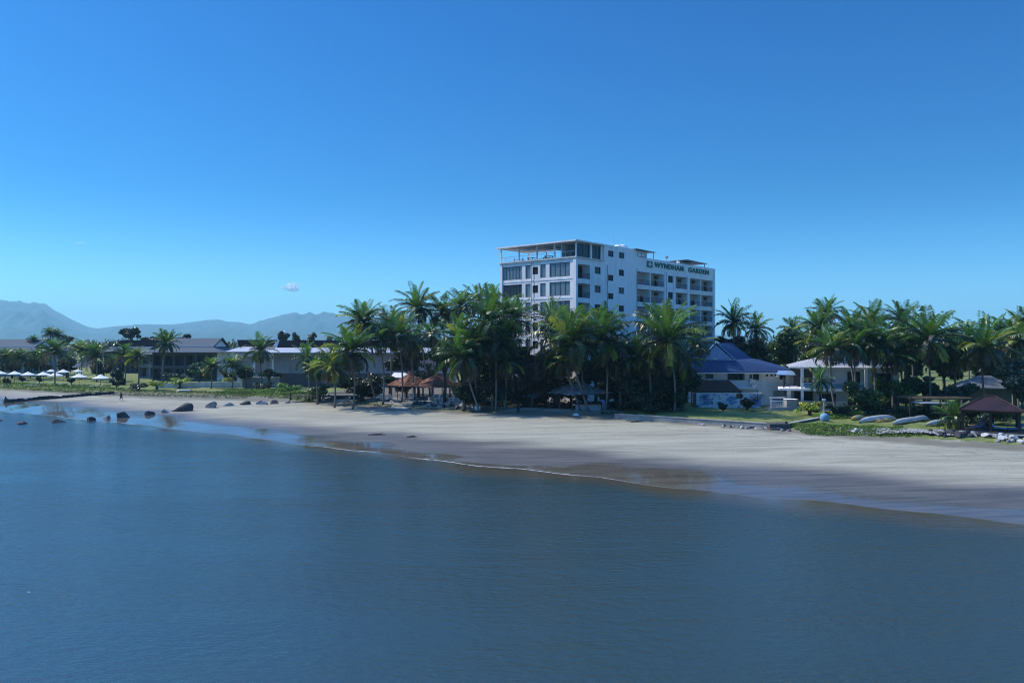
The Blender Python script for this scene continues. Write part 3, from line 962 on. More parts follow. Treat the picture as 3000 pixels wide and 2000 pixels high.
def palm(label, px, cy, bx, D, R, crown='c0', lean=0.0, tr=0.17, name="palm_tree", group="coconut palms along the beach", nuts=True, cat="palm tree"):
    """px,cy: crown heart in the photo; bx: trunk foot column; D: distance; R: frond spread in photo pixels"""
    r = random.Random(hsh(label) & 0xffff)
    top = W(px, cy, D); base = on(bx, D); base.z -= .1
    t = thing(name, label, cat, base, 0, group)
    tp = top - base
    mb = MB(); pts, rad = [], []
    for i in range(10):
        s = i / 9
        off = math.sin(s * math.pi) * lean
        pts.append(Vector((tp.x * s ** 1.5 + off, 0.25 * math.sin(s * 2.5), tp.z * s)))
        rad.append(tr * (1.35 if i == 0 else 1.0) * (1 - .35 * s))
    mb.tube(pts, rad, 8)
    mb.build("trunk", M['bark'], t, True)
    cr = link(CROWNS[crown], "crown", t)
    sc_ = R / F * D / (3.2 if crown[0] == 'd' else 3.35)
    cr.location = pts[-1]; cr.scale = (sc_ * r.uniform(.88, 1.12), sc_ * r.uniform(.88, 1.12), sc_ * r.uniform(.86, 1.06))
    cr.rotation_euler = (r.uniform(-.22, .22), r.uniform(-.22, .22), r.uniform(0, 6.28))
    if nuts and crown[0] in 'cy' and D < 145:
        c_ = link(COCO, "coconuts", t); c_.location = pts[-1]; c_.rotation_euler = (0, 0, r.uniform(0, 6))
    return t


# ---------------------------------------------------------------- broadleaf trees and bushes
def leafy(mb, blobs, n, size, cols, seed, shell=.55, flat=0.0):
    r = random.Random(seed)
    tot = sum(b[3] * b[4] * b[5] for b in blobs)
    for bx, by, bz, rx, ry, rz in blobs:
        m = int(n * rx * ry * rz / tot)
        bc_ = r.choice(cols)
        for i in range(m):
            while True:
                v = Vector((r.gauss(0, 1), r.gauss(0, 1), r.gauss(0, 1)))
                if v.length > .1: break
            v.normalize()
            k = shell + (1 - shell) * r.random() ** .6
            k *= .86 + .20 * math.sin(7 * v.x + seed) * math.sin(6 * v.y + bz) + .1 * math.sin(13 * v.z + bx * 3)
            P_ = Vector((bx + v.x * rx * k, by + v.y * ry * k, bz + v.z * rz * k))
            c = bc_ if r.random() < .7 else r.choice(cols)
            f_ = r.choice((.5, .8, 1.0, 1.3, 1.9)) * r.uniform(.85, 1.15)
            mb.col = tuple(x * f_ for x in c)
            s = size * r.uniform(.6, 1.35)
            nn = (v * .6 + Vector((r.gauss(0, .6), r.gauss(0, .6), r.gauss(.35, .6)))).normalized()
            a = nn.cross(Vector((r.gauss(0, 1), r.gauss(0, 1), r.gauss(0, 1)))).normalized(); b = nn.cross(a)
            mb.add([P_ - a * s, P_ + b * s * .42, P_ + a * s, P_ - b * s * .42], [(0, 1, 2, 3)])


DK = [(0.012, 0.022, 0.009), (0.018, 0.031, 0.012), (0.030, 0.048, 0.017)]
RD = [(0.030, 0.026, 0.018), (0.026, 0.034, 0.018), (0.050, 0.035, 0.022)]
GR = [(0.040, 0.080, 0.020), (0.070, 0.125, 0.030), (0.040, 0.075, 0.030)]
BR = [(0.12, 0.22, 0.035), (0.19, 0.28, 0.04), (0.08, 0.16, 0.035)]
YG = [(0.45, 0.48, 0.05), (0.30, 0.38, 0.05), (0.16, 0.24, 0.04)]
BLU = [(0.045, 0.075, 0.055), (0.06, 0.09, 0.07), (0.035, 0.06, 0.04)]


def tree(label, x0, x1, y0, y1, D, cols, n=2600, size=.26, depth=None, cat="tree", name="broadleaf_tree", trunk=True, group=None, gy=None, nb=8, trunkx=None):
    """crown fills photo box x0..x1, y0..y1 at distance D"""
    seed = hsh(label) & 0xffff
    r = random.Random(seed)
    a, b = W(x0, y1, D), W(x1, y0, D)
    cx = (a.x + b.x) / 2; rx = (b.x - a.x) / 2; zc = (a.z + b.z) / 2; rz = (b.z - a.z) / 2
    ry = depth or min(rx, 4.5)
    gzv = g(cx, D)
    t = thing(name, label, cat, (cx, D, gzv), 0, group)
    zc -= gzv
    nb = max(nb, 11) if rx > 2 else nb
    blobs = [(0, 0, zc, rx * .52, ry * .6, rz * .55)]
    for i in range(nb):
        an = i * 2.4 + r.random(); q = r.uniform(.35, .76)
        s = r.uniform(.20, .42)
        blobs.append((math.cos(an) * rx * q, math.sin(an) * ry * q, zc + rz * r.uniform(-.68, .72), rx * s, ry * s * 1.2, rz * s))
    mb = MB(); leafy(mb, blobs, int(n * 1.5), size * 1.15, cols, seed)
    mb.build("crown", M['leaf'], t)
    if trunk:
        tb = MB(); tx = 0
        hgt = max(.4, zc - rz * .5)
        tb.tube([(tx, 0, -.15), (tx + .1, .05, hgt * .5), (tx - .05, 0, hgt), (tx, 0, zc + rz * .2)], [min(.32, rx * .12), min(.26, rx * .1), min(.2, rx * .08), .05], 7)
        for i in range(4):
            an = i * 1.6 + r.random()
            tb.tube([(tx, 0, hgt * .75), (math.cos(an) * rx * .3, math.sin(an) * ry * .3, zc), (math.cos(an) * rx * .6, math.sin(an) * ry * .6, zc + rz * .25)], [min(.16, rx * .06), min(.1, rx * .04), .03], 5)
        tb.build("trunk", M['dbark'], t, True)
    return t


def bush(label, x0, x1, y0, y1, D, cols, n=500, size=.14, cat="bush", name="bush", group=None):
    return tree(label, x0, x1, y0, y1, D, cols, n, size, cat=cat, name=name, trunk=True, group=group, nb=5)


def ground_cover(name, label, pts, wd, hgt, n, size, cols, seed):
    """leafy creeping plants in a band along world points (x, y)"""
    r = random.Random(seed); mb = MB()
    seg = [(pts[i], pts[i + 1], math.dist(pts[i][:2], pts[i + 1][:2])) for i in range(len(pts) - 1)]
    tot = sum(s[2] for s in seg)
    for (a, b, l) in seg:
        for i in range(int(n * l / tot)):
            s = r.random(); wv = r.uniform(-.5, .5) * (wd if not callable(wd) else wd(s))
            x = a[0] + (b[0] - a[0]) * s; y = a[1] + (b[1] - a[1]) * s + wv
            lump = .5 + .5 * math.sin(x * 1.3 + y * .7) * math.sin(y * 1.9 - x * .5)
            z = g(x, y) + hgt * (.25 + .75 * lump) * (1 - (abs(wv) / wd * 2) ** 3) * r.uniform(.5, 1)
            c = r.choice(cols); f_ = r.uniform(.7, 1.3); mb.col = tuple(q * f_ for q in c)
            nn = Vector((r.gauss(0, .7), r.gauss(-.2, .7), 1)).normalized(); aa = nn.cross(Vector((r.gauss(0, 1), r.gauss(0, 1), .3))).normalized(); bb = nn.cross(aa)
            sz = size * r.uniform(.6, 1.4); P_ = Vector((x, y, z))
            mb.add([P_ - aa * sz, P_ + bb * sz * .5, P_ + aa * sz, P_ - bb * sz * .5], [(0, 1, 2, 3)])
    o = mb.build(name, M['herb']); tag(o, label, None, None, 'stuff'); return o


# ---------------------------------------------------------------- rocks
def rock_mesh(seed, sx=1, sy=1, sz=1, cuts=9):
    r = random.Random(seed)
    import bmesh
    bm = bmesh.new(); bmesh.ops.create_icosphere(bm, subdivisions=3, radius=1.0)
    pl = []
    for i in range(cuts):
        v = Vector((r.gauss(0, 1), r.gauss(0, 1), r.gauss(0.2, .8))).normalized(); pl.append((v, r.uniform(.42, .78)))
    for v in bm.verts:
        for nrm, d in pl:
            k = v.co.dot(nrm) - d
            if k > 0: v.co -= nrm * k
        v.co *= 1 + .06 * mnoise.noise(v.co * 3 + Vector((seed, 0, 0)))
        v.co.x *= sx; v.co.y *= sy; v.co.z *= sz
    me = bpy.data.meshes.new("rock"); bm.to_mesh(me); bm.free()
    return me

# ---------------------------------------------------------------- other buildings
def wb(t):
    m = MB(); m.M = Matrix.Translation(-t.location); return m


def FR(Y0):           # front facade facing the camera at depth Y0
    return lambda a, d, z: (a, Y0 + d, z)


def PF(t, Y0):
    L0 = t.location
    return lambda a, d, z: (a - L0.x, Y0 + d - L0.y, z - L0.z)


def hip(mb, x0, x1, y0, y1, ze, zr, inx, iny=None, th=.14):
    iny = (y1 - y0) / 2 if iny is None else iny
    a = [(x0, y0, ze), (x1, y0, ze), (x1, y1, ze), (x0, y1, ze)]
    b = [(x0 + inx, y0 + iny, zr), (x1 - inx, y0 + iny, zr), (x1 - inx, y1 - iny, zr), (x0 + inx, y1 - iny, zr)]
    low = [(p[0], p[1], p[2] - th) for p in a]
    fs = [(0, 1, 5, 4), (1, 2, 6, 5), (2, 3, 7, 6), (3, 0, 4, 7), (8, 9, 1, 0), (9, 10, 2, 1), (10, 11, 3, 2), (11, 8, 0, 3), (11, 10, 9, 8)]
    if iny < (y1 - y0) / 2 - .01: fs.append((4, 5, 6, 7))
    mb.add(a + b + low, fs)


def block(t, name, mt, x0, x1, y0, y1, z0, z1):
    m = wb(t); m.box(x0, x1, y0, y1, z0, z1); return m.build(name, M[mt], t)


# ---- blue roofed house
t = thing("house", "two storey white house under a steep blue ribbed roof with a front gable", "house", (38, 126, 1.8))
m = wb(t)
Pw = lambda a, d, z: (a, 124 + d, z)
ops = [(35.1, 37.9, 5.9, 7.0, 1.2), (38.7, 39.1, 6.2, 6.8), (39.25, 40.25, 5.9, 6.9), (41.35, 41.75, 6.5, 6.85), (42.1, 42.5, 6.5, 6.85), (42.75, 43.15, 6.5, 6.85), (43.6, 44.6, 5.95, 7.0),
       (31.5, 32.8, 6.2, 6.9), (42.6, 44.8, 2.0, 4.2, 1.5)]
facade(m, Pw, 30.2, 46.0, 1.8, 7.3, ops, .12)
m.quad((30.2, 124, 1.8), (30.2, 124, 7.3), (30.2, 138, 7.3), (30.2, 138, 1.8)); m.quad((46, 124, 1.8), (46, 138, 1.8), (46, 138, 7.3), (46, 124, 7.3)); m.quad((30.2, 138, 1.8), (30.2, 138, 7.3), (46, 138, 7.3), (46, 138, 1.8))
m.build("wall", M['white'], t)
PW = PF(t, 124)
for o in ops[:8]:
    if len(o) < 5: window(t, PW, *o[:4], d=.1, nm=2 if o[1] - o[0] > .6 else 1)
window(t, PW, 35.1, 37.9, 5.9, 7.0, d=1.15, nm=4)
railing(t, PF(t, 122.9), 34.4, 39.2, 4.75, name="balcony_railing", mt='white', sp=.22)
block(t, "balcony_floor", 'white', 34.3, 39.3, 122.9, 123.997, 4.55, 4.74)
for (a, z) in ((38.6, 5.7), (38.9, 4.9), (40.0, 4.0)):
    block(t, "air_conditioner", 'metal', a, a + .95, 123.55, 123.99, z - .35, z + .35)
m = wb(t)
A, B_, Cc, E_ = (31.0, 124.8, 9.3), (36.4, 124.8, 9.2), (33.4, 124.8, 11.95), (38.6, 134, 11.95)
Fp = (42.2, 134, 9.2)
surf(m, [Cc, B_, Fp, E_]); surf(m, [A, Cc, E_, (31.0, 138, 9.3)]); surf(m, [E_, Fp, (40, 139.2, 9.2), (31.0, 138, 9.3)])
surf(m, [(28.9, 122.6, 7.3), (47.0, 122.6, 7.3), (41.0, 126.6, 9.2), B_, A])
surf(m, [(47.0, 122.6, 7.3), (47.0, 139.4, 7.3), (40, 139.2, 9.2), Fp, (41.0, 126.6, 9.2)])
surf(m, [B_, (41.0, 126.6, 9.2), Fp])
surf(m, [(28.9, 122.6, 7.3), A, (31.0, 138, 9.3), (28.9, 139.4, 7.3)])
m.box(28.9, 47.0, 122.55, 122.6, 7.12, 7.33); m.box(46.96, 47.0, 122.61, 139.4, 7.12, 7.3); m.box(28.9, 28.94, 122.61, 139.4, 7.12, 7.3)
rf = m.build("roof", M['blueroof'], t)
m = wb(t); surf(m, [(31.3, 124.75, 9.35), (36.1, 124.75, 9.3), (33.4, 124.75, 11.7)]); m.build("gable_panel", M['lblue'], t)
m = wb(t); m.bar((30.8, 124.6, 9.25), (33.4, 124.6, 12.05), .09, 4); m.bar((33.4, 124.6, 12.05), (36.6, 124.6, 9.15), .09, 4); m.bar((30.8, 124.6, 9.25), (36.6, 124.6, 9.15), .07, 4); m.build("barge_board", M['lblue'], t)
block(t, "soffit", 'white2', 29.2, 46.9, 122.65, 123.99, 7.04, 7.11)
block(t, "fascia", 'white', 28.92, 46.95, 122.49, 122.545, 7.06, 7.2)

t = thing("awning", "small pale blue lean-to awning at the right end of the blue roof", "awning", (45, 122, 7.0))
m = wb(t); m.add([(42.0, 121.0, 6.95), (47.2, 121.0, 6.85), (46.0, 122.4, 7.5), (42.8, 122.4, 7.55), (42.0, 121.0, 6.87), (47.2, 121.0, 6.77), (46.0, 122.4, 7.42), (42.8, 122.4, 7.47)],
                 [(0, 1, 2, 3), (7, 6, 5, 4), (0, 4, 5, 1), (1, 5, 6, 2), (2, 6, 7, 3), (3, 7, 4, 0)])
m.build("panel", M['lblue'], t)
for x in (42.4, 46.6): block(t, "bracket", 'metal', x, x + .06, 121.1, 122.5, 6.6, 6.68)

# ---- white hip roofed house on the right
t = thing("house", "white two storey villa with pale hipped roof and blue glass balconies behind the right palms", "house", (42.8, 116.5, 1.8), math.radians(-17))
m = wb(t); hip(m, 42.6, 58.5, 116.4, 129, 8.3, 10.0, 5.5, 6.2); m.build("roof", M['paleroof'], t)
block(t, "soffit", 'white', 42.8, 58.3, 116.6, 129, 8.04, 8.155)
m = wb(t); P2 = lambda a, d, z: (a, 118.5 + d, z)
ops = [(50.9, 52.7, 5.6, 7.6), (54.6, 57.0, 5.3, 7.4), (46.9, 49.3, 2.0, 4.2), (51, 53.4, 2.0, 4.2), (54.6, 57.4, 2.0, 4.2)]
facade(m, P2, 46.2, 58.0, 1.8, 8.03, ops, .15)
m.quad((46.2, 118.5, 1.8), (46.2, 118.5, 8.03), (46.2, 130, 8.03), (46.2, 130, 1.8)); m.quad((58.0, 118.5, 1.8), (58.0, 130, 1.8), (58.0, 130, 8.03), (58.0, 118.5, 8.03))
m.quad((46.2, 130, 1.8), (46.2, 130, 8.03), (58.0, 130, 8.03), (58.0, 130, 1.8))
m.build("wall", M['white2'], t)
for o in ops: window(t, PF(t, 118.5), *o, d=.12, nm=3 if o[1] - o[0] > 2 else 2, glass='dark')
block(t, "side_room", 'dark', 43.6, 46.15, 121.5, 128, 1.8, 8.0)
block(t, "terrace_slab", 'white', 41.0, 54.0, 115.9, 121.4, 4.72, 5.02)
for x in (44.3, 53.2): block(t, "column", 'white', x - .2, x + .2, 116.1, 116.5, 1.9, 4.715); block(t, "column", 'white', x - .2, x + .2, 116.1, 116.5, 5.025, 8.03)
block(t, "column", 'white', 42.2, 42.75, 117.3, 117.8, 1.9, 4.715)
P3 = PF(t, 115.95)
for a, b in ((44.6, 46.6), (46.7, 49.9), (50.0, 52.9)): railing(t, P3, a, b, 5.03, sp=.9, h=.9, panel='blueglass', mt='metal')
block(t, "plinth", 'grey', 43.0, 50.5, 115.6, 115.95, 1.7, 3.2)
m = wb(t); m.box(44.9, 46.1, 117.5, 118.3, 5.03, 5.9); m.build("pool_cover", M['blueglass'], t)

t = thing("patio_wall", "pale block patio wall with steps before the blue roofed house", "wall", (42, 114.5, 1.8))
block(t, "step", 'concrete', 38.5, 43.8, 113.6, 116, 1.7, 2.05)
block(t, "step", 'concrete', 38.8, 43.5, 114.0, 115.99, 2.053, 2.35)
block(t, "pier", 'concrete', 41.3, 42.9, 114.4, 115.6, 2.353, 3.45)
block(t, "coping", 'white', 41.2, 43.0, 114.3, 115.7, 3.453, 3.52)
m = wb(t)
for k in range(9): m.bar((38.9 + k * .28, 114.2, 2.35), (38.9 + k * .28, 114.2, 3.25), .025, 4)
m.bar((38.8, 114.2, 3.25), (41.2, 114.2, 3.25), .05, 4); m.bar((38.8, 114.2, 2.7), (41.2, 114.2, 2.7), .04, 4); m.build("railing", M['plastic'], t)
t = thing("patio_table", "long white patio table by the ground floor opening of the blue roofed house", "table", (40.6, 116.8, 1.85))
block(t, "table_top", 'plastic', 39.6, 42.0, 116.4, 117.2, 3.52, 3.62)
for x in (39.7, 41.8):
    for y in (116.5, 117.05): block(t, "leg", 'plastic', x, x + .09, y, y + .09, 1.85, 3.515)

t = thing("mural_wall", "white garden wall painted with a blue ocean mural, in front of the blue roofed house", "wall", (34.5, 119, 1.8))
mm = pbr("mural_paint", (0.6, 0.65, 0.72), 0.8, 0.1, 2)
nt_ = mm.node_tree; b_ = principled(mm); tc_ = nt_.nodes.new('ShaderNodeTexCoord')
mp_ = mapping_(nt_, tc_.outputs['Object'], (0.45, 1, 1.1), (0, .5, 0))
ns_ = noise_(nt_, mp_, 0.8, 4, .55)
c_ = mixc(nt_, ramp_(nt_, ns_, 0.48, 0.54), (0.62, 0.66, 0.70), (0.16, 0.28, 0.48))
c_ = mixc(nt_, ramp_(nt_, ns_, 0.58, 0.62), c_, (0.05, 0.10, 0.26))
c_ = mixc(nt_, ramp_(nt_, noise_(nt_, tc_.outputs['Object'], 1.7, 3), 0.60, 0.64), c_, (0.12, 0.16, 0.12))
nt_.links.new(c_, b_.inputs['Base Color'])
m = wb(t); m.box(28.8, 38.9, 119, 119.25, 1.75, 4.0); m.build("panel", mm, t)
block(t, "coping", 'white', 28.7, 39.0, 118.95, 119.3, 4.003, 4.12)
block(t, "end_pier", 'dgrey', 28.4, 28.797, 118.9, 119.35, 1.75, 4.1)

t = thing("pavilion", "low brown roofed pavilion between the mural wall and the dark trees", "pavilion", (31.5, 120.5, 1.8))
m = wb(t); hip(m, 28.6, 36.2, 119.6, 123.4, 4.3, 6.05, 1.6); m.build("roof", M['brownroof'], t)
for x in (29, 35.8):
    for y in (119.9, 123.0): block(t, "post", 'wood', x, x + .15, y, y + .15, 1.8, 4.15)

# ---- long grey hall with dark roof, left of the hotel
t = thing("hall", "long grey rendered hall with dark roof and pale eaves left of the hotel", "hall", (-40, 180, 1.85))
m = wb(t)
facade(m, lambda a, d, z: (a, 175 + d, z), -54.8, -14, 4.9, 9.75, [(-29, -21.5, 5.4, 6.9)], .2)
m.quad((-54.8, 175, 1.8), (-54.8, 175, 9.75), (-54.8, 192, 9.75), (-54.8, 192, 1.8)); m.quad((-14, 175, 1.8), (-14, 192, 1.8), (-14, 192, 9.75), (-14, 175, 9.75)); m.quad((-54.8, 192, 1.8), (-54.8, 192, 9.75), (-14, 192, 9.75), (-14, 192, 1.8))
m.build("wall", M['grey'], t)
window(t, PF(t, 175), -29, -21.5, 5.4, 6.9, d=.15, nm=6, glass='dark')
block(t, "lower_wall", 'dgrey', -54.9, -13.9, 174.9, 175.4, 1.8, 4.9)
block(t, "corner_trim", 'white', -55.2, -54.8, 174.9, 175.3, 1.85, 9.75)
m = wb(t); m.add([(-56.5, 173.2, 9.7), (-12.5, 173.2, 9.7), (-14.5, 178, 10.75), (-55, 178, 10.75), (-56.5, 173.2, 9.5), (-12.5, 173.2, 9.5)], [(0, 1, 2, 3), (4, 5, 1, 0)]); m.quad((-56.5, 173.2, 9.5), (-56.5, 178, 9.7), (-12.5, 178, 9.7), (-12.5, 173.2, 9.5)); m.build("eave_roof", M['paleroof'], t)
m = wb(t); m.add([(-55, 178, 10.7), (-14.5, 178, 10.7), (-14.5, 184, 12.5), (-56.2, 184, 12.5), (-14.5, 190, 9.7), (-55, 190, 9.7)], [(0, 1, 2, 3), (3, 2, 4, 5), (0, 3, 5), (1, 4, 2)]); m.build("roof", M['darkroof'], t)
for i in range(6): m = wb(t); m.lathe([(0, 9.55), (.22, 9.45), (.22, 9.3), (0, 9.25)], 8, -53 + i * 5.1, 173.6); m.build("eave_lamp", M['plastic'], t)

t = thing("porch_wing", "pale gabled porch wing with dark opening joining the hall and the balcony block", "building", (-63, 186, 1.85))
m = wb(t)
facade(m, lambda a, d, z: (a, 184 + d, z), -67.5, -55.5, 1.8, 9.7, [(-66.8, -62.6, 4.2, 8.6, 2.5), (-62.0, -56.2, 4.2, 8.3, 2.5)], .2)
m.quad((-67.5, 184, 1.8), (-67.5, 184, 9.7), (-67.5, 196, 9.7), (-67.5, 196, 1.8)); m.build("wall", M['white2'], t)
block(t, "beam", 'white', -68.0, -55.3, 183.7, 183.99, 8.6, 9.2)
for x in (-67.3, -62.4, -56.3): block(t, "column", 'white', x, x + .4, 183.6, 183.99, 1.85, 8.6)
m = wb(t); m.add([(-69, 182.6, 9.75), (-55, 182.6, 9.75), (-56.8, 186.5, 10.9), (-66.5, 186.5, 10.9)], [(0, 1, 2, 3)]); m.box(-69, -55, 182.58, 182.62, 9.6, 9.76); m.build("eave_roof", M['paleroof'], t)
m = wb(t); m.add([(-67, 186.5, 10.85), (-57.3, 186.5, 10.85), (-58.6, 191, 12.6), (-69, 191, 12.6), (-58.6, 196, 9.7), (-67, 196, 9.7)], [(0, 1, 2, 3), (3, 2, 4, 5), (1, 4, 2)]); m.build("roof", M['darkroof'], t)
m = wb(t); m.add([(-58.7, 186.4, 10.9), (-56.5, 186.4, 10.9), (-57.6, 186.6, 12.4), (-58.7, 189, 10.9), (-56.5, 189, 10.9), (-57.6, 189, 12.4)], [(0, 1, 2), (0, 2, 5, 3), (1, 4, 5, 2)]); m.build("gablet", M['white'], t)


def resort_block(label, x0, x1, y0, y1, ze, zm, zr, roofm, wallm, endm, nb, gable=True):
    t = thing("resort_block", label, "building", ((x0 + x1) / 2, (y0 + y1) / 2, 1.85))
    m = wb(t)
    n = nb; ops = []
    for fl in range(2):
        z0 = 2.3 + fl * 3.6
        for i in range(n):
            a = x0 + (x1 - x0) * (i + .08) / n; b = x0 + (x1 - x0) * (i + .92) / n
            ops.append((a, b, z0, z0 + 2.7, 1.4))
    facade(m, lambda a, d, z: (a, y0 + d, z), x0, x1, 1.8, ze, ops, 1.4)
    m.quad((x0, y0, 1.8), (x0, y0, ze), (x0, y1, ze), (x0, y1, 1.8)); m.quad((x0, y1, 1.8), (x0, y1, ze), (x1, y1, ze), (x1, y1, 1.8))
    m.build("wall", M[wallm], t)
    me_ = wb(t); Pe = lambda a, d, z: (x1 - d, a, z)
    facade(me_, Pe, y0, y1, 1.8, ze, [(y0 + 4.3, y0 + 5.6, 6.4, 7.6), (y0 + 4.3, y0 + 5.6, 2.8, 4.0)], .12)
    me_.build("end_wall", M[endm], t)
    L0 = t.location
    for zz in (6.4, 2.8): window(t, lambda a, d, z: (x1 - d - L0.x, a - L0.y, z - L0.z), y0 + 4.3, y0 + 5.6, zz, zz + 1.2, d=.1, nm=2)
    for o in ops:
        w_ = (o[1] - o[0])
        block(t, "balcony_door", 'glass', o[0] + w_ * .12, o[0] + w_ * .45, y0 + 1.3, y0 + 1.36, o[2] + .02, o[2] + 2.3)
        railing(t, PF(t, y0), o[0] + .01, o[1] - .01, o[2], sp=.5, h=.9)
    m = wb(t)
    ov = 1.5; inn = 3.6
    hip(m, x0 - ov, x1 + ov, y0 - ov, y1 + ov, ze, zm, inn, inn)
    m.build("skirt_roof", M['greyroof'], t)
    m = wb(t); m.box(x0 - ov + inn - .8, x1 + ov - inn + .3, y0 - ov + inn - .55, y0 - ov + inn - .43, zm - .12, zm + .1); m.build("roof_trim", M['white'], t)
    m = wb(t); ym = (y0 + y1) / 2; a0, a1 = x0 - ov + inn - .5, x1 + ov - inn + .6; b0, b1 = y0 - ov + inn - .4, y1 + ov - inn + .4
    m.add([(a0, b0, zm - .15), (a1, b0, zm - .15), (a1 + .3, ym, zr), (a0 + 1.0, ym, zr), (a1, b1, zm - .15), (a0, b1, zm - .15)], [(0, 1, 2, 3), (3, 2, 4, 5), (0, 3, 5)])
    m.build("roof", M[roofm], t)
    m = wb(t); surf(m, [(a1 - .3, b0 + .4, zm - .1), (a1 - .3, b1 - .4, zm - .1), (a1 - .3, ym, zr - .3)]); m.build("gable", M['white'], t)
    m = wb(t); m.bar((a1, b0, zm - .15), (a1 + .3, ym, zr), .22, 4); m.bar((a1, b1, zm - .15), (a1 + .3, ym, zr), .22, 4); m.build("barge_board", M['dgrey'], t)
    return t


resort_block("two storey resort block with grey tiled roof and dark balconies behind the tall curved palm", -94.5, -77.5, 200, 214, 9.4, 10.9, 13.1, 'greyroof', 'dgrey', 'white2', 6)
resort_block("resort block at the left edge with grey roof, pale skirt roof and dark gable", -175, -141, 226, 241, 9.3, 10.7, 12.9, 'greyroof', 'grey', 'grey', 8)
resort_block("dark roofed resort block half hidden behind the date palms", -134, -100, 250, 262, 9.0, 10.4, 12.6, 'darkroof', 'dgrey', 'grey', 8, False)
resort_block("small dark block behind the sunshades with a low roof", -104, -94.8, 212, 222, 8.6, 9.8, 11.2, 'darkroof', 'grey', 'grey', 3, False)

t = thing("low_wall", "low white garden wall above the beach in front of the young palms", "wall", (-67, 170, 1.85))
pts = [(-79, 168.5, 2.9), (-73, 170.0, 3.0), (-69, 170.8, 3.1), (-65, 171.2, 3.1), (-61, 171.4, 3.1)]
m = wb(t)
for (a, b) in zip(pts[:-1], pts[1:]):
    m.add([(a[0], a[1], 1.6), (b[0], b[1], 1.6), (b[0], b[1], b[2]), (a[0], a[1], a[2]), (a[0], a[1] + .3, 1.6), (b[0], b[1] + .3, 1.6), (b[0], b[1] + .3, b[2]), (a[0], a[1] + .3, a[2])],
          [(0, 1, 2, 3), (5, 4, 7, 6), (3, 2, 6, 7)])
m.build("panel", M['white2'], t)
block(t, "end_pier", 'white', -61.2, -60.7, 171.2, 171.7, 1.6, 4.2)
t = thing("garden_wall", "grey rendered garden wall between the low white wall and the hall", "wall", (-56, 171, 1.85))
block(t, "panel", 'grey', -60.65, -52.5, 171.5, 171.8, 1.6, 4.0); block(t, "coping", 'white2', -60.65, -52.4, 171.4, 171.9, 4.003, 4.12)

t = thing("pergola", "dark slatted pergola with a pale roof sheet behind the canoes", "pergola", (56, 102, 1.85))
for x in (52.8, 56.8, 60.7):
    for y in (101, 104): block(t, "post", 'dwood', x, x + .16, y, y + .16, 1.8, 4.5)
block(t, "beam", 'wood', 52.6, 61.0, 100.8, 100.99, 4.5, 4.68); block(t, "beam", 'wood', 52.6, 61.0, 104.2, 104.4, 4.5, 4.68)
m = wb(t)
for k in range(28): m.box(52.7 + k * .3, 52.76 + k * .3, 100.85, 104.35, 4.685, 4.78)
m.build("slats", M['wood'], t)
block(t, "roof_sheet", 'plastic', 54.5, 58.3, 101.1, 103.8, 3.95, 4.03)
m = wb(t)
for k in range(30): m.box(52.9 + k * .27, 52.95 + k * .27, 104.0, 104.03, 1.9, 4.2)
m.build("back_screen", M['dwood'], t)

t = thing("bungalow", "bungalow with blue-grey metal roof half hidden behind the right palms", "house", (68, 117, 1.85), math.radians(-28))
block(t, "wall", 'dgrey', 69, 75.5, 118, 125, 1.8, 5.2)
m = wb(t); hip(m, 68, 76.5, 117, 126, 5.2, 6.9, 3.5); m.build("roof", M['greyroof'], t)

t = thing("hut", "small hut with grey sheet roof at the right edge beside the gazebo", "hut", (60.5, 90.5, 1.9), math.radians(-33))
m = wb(t); hip(m, 61.2, 68, 90.5, 96, 4.5, 6.3, 3); m.build("roof", M['greyroof'], t)
for x in (61.8, 64.5, 67.3):
    for y in (91, 95): block(t, "post", 'dwood', x, x + .2, y, y + .2, 1.9, 4.36)
block(t, "back_wall", 'dwood', 61.8, 67.4, 95.4, 95.6, 1.9, 4.3)

# ---- maroon roofed gazebo
t = thing("gazebo", "gazebo with maroon tiled hip roof and dark posts at the right end of the beach", "gazebo", (55.4, 88.2, 2.0), math.radians(-31))
m = MB(); hip(m, -3.1, 3.1, -3.1, 3.1, 2.45, 3.85, 2.6); m.build("roof", M['maroon'], t)
m = MB(); m.bar((-.5, 0, 3.9), (.5, 0, 3.9), .09, 5)
for c_ in (-1, 1): m.bar((c_ * 3.1, -3.1, 2.5), (c_ * .5, 0, 3.9), .07, 4)
m.build("ridge_cap", M['dwood'], t)
for (x, y) in ((-2.7, -2.7), (0, -2.7), (2.7, -2.7), (-2.7, 2.7), (0.3, 2.7), (2.7, 2.7), (-2.7, 0)):
    m = MB(); m.box(x - .13, x + .13, y - .13, y + .13, 0, 2.31); m.build("post", M['dwood'], t)
m = MB(); m.box(-2.9, 2.9, -2.8, -2.6, 2.12, 2.305); m.build("beam", M['dwood'], t)
m = MB(); m.box(-3.0, 6.5, -3.1, 3.1, -.4, .03); m.build("floor", M['dconcrete'], t)
m = MB()
for k in range(3): m.bar((-2.7, 2.7, .3 + k * .3), (2.7, 2.7, .3 + k * .3), .03, 4)
m.build("railing", M['dwood'], t)

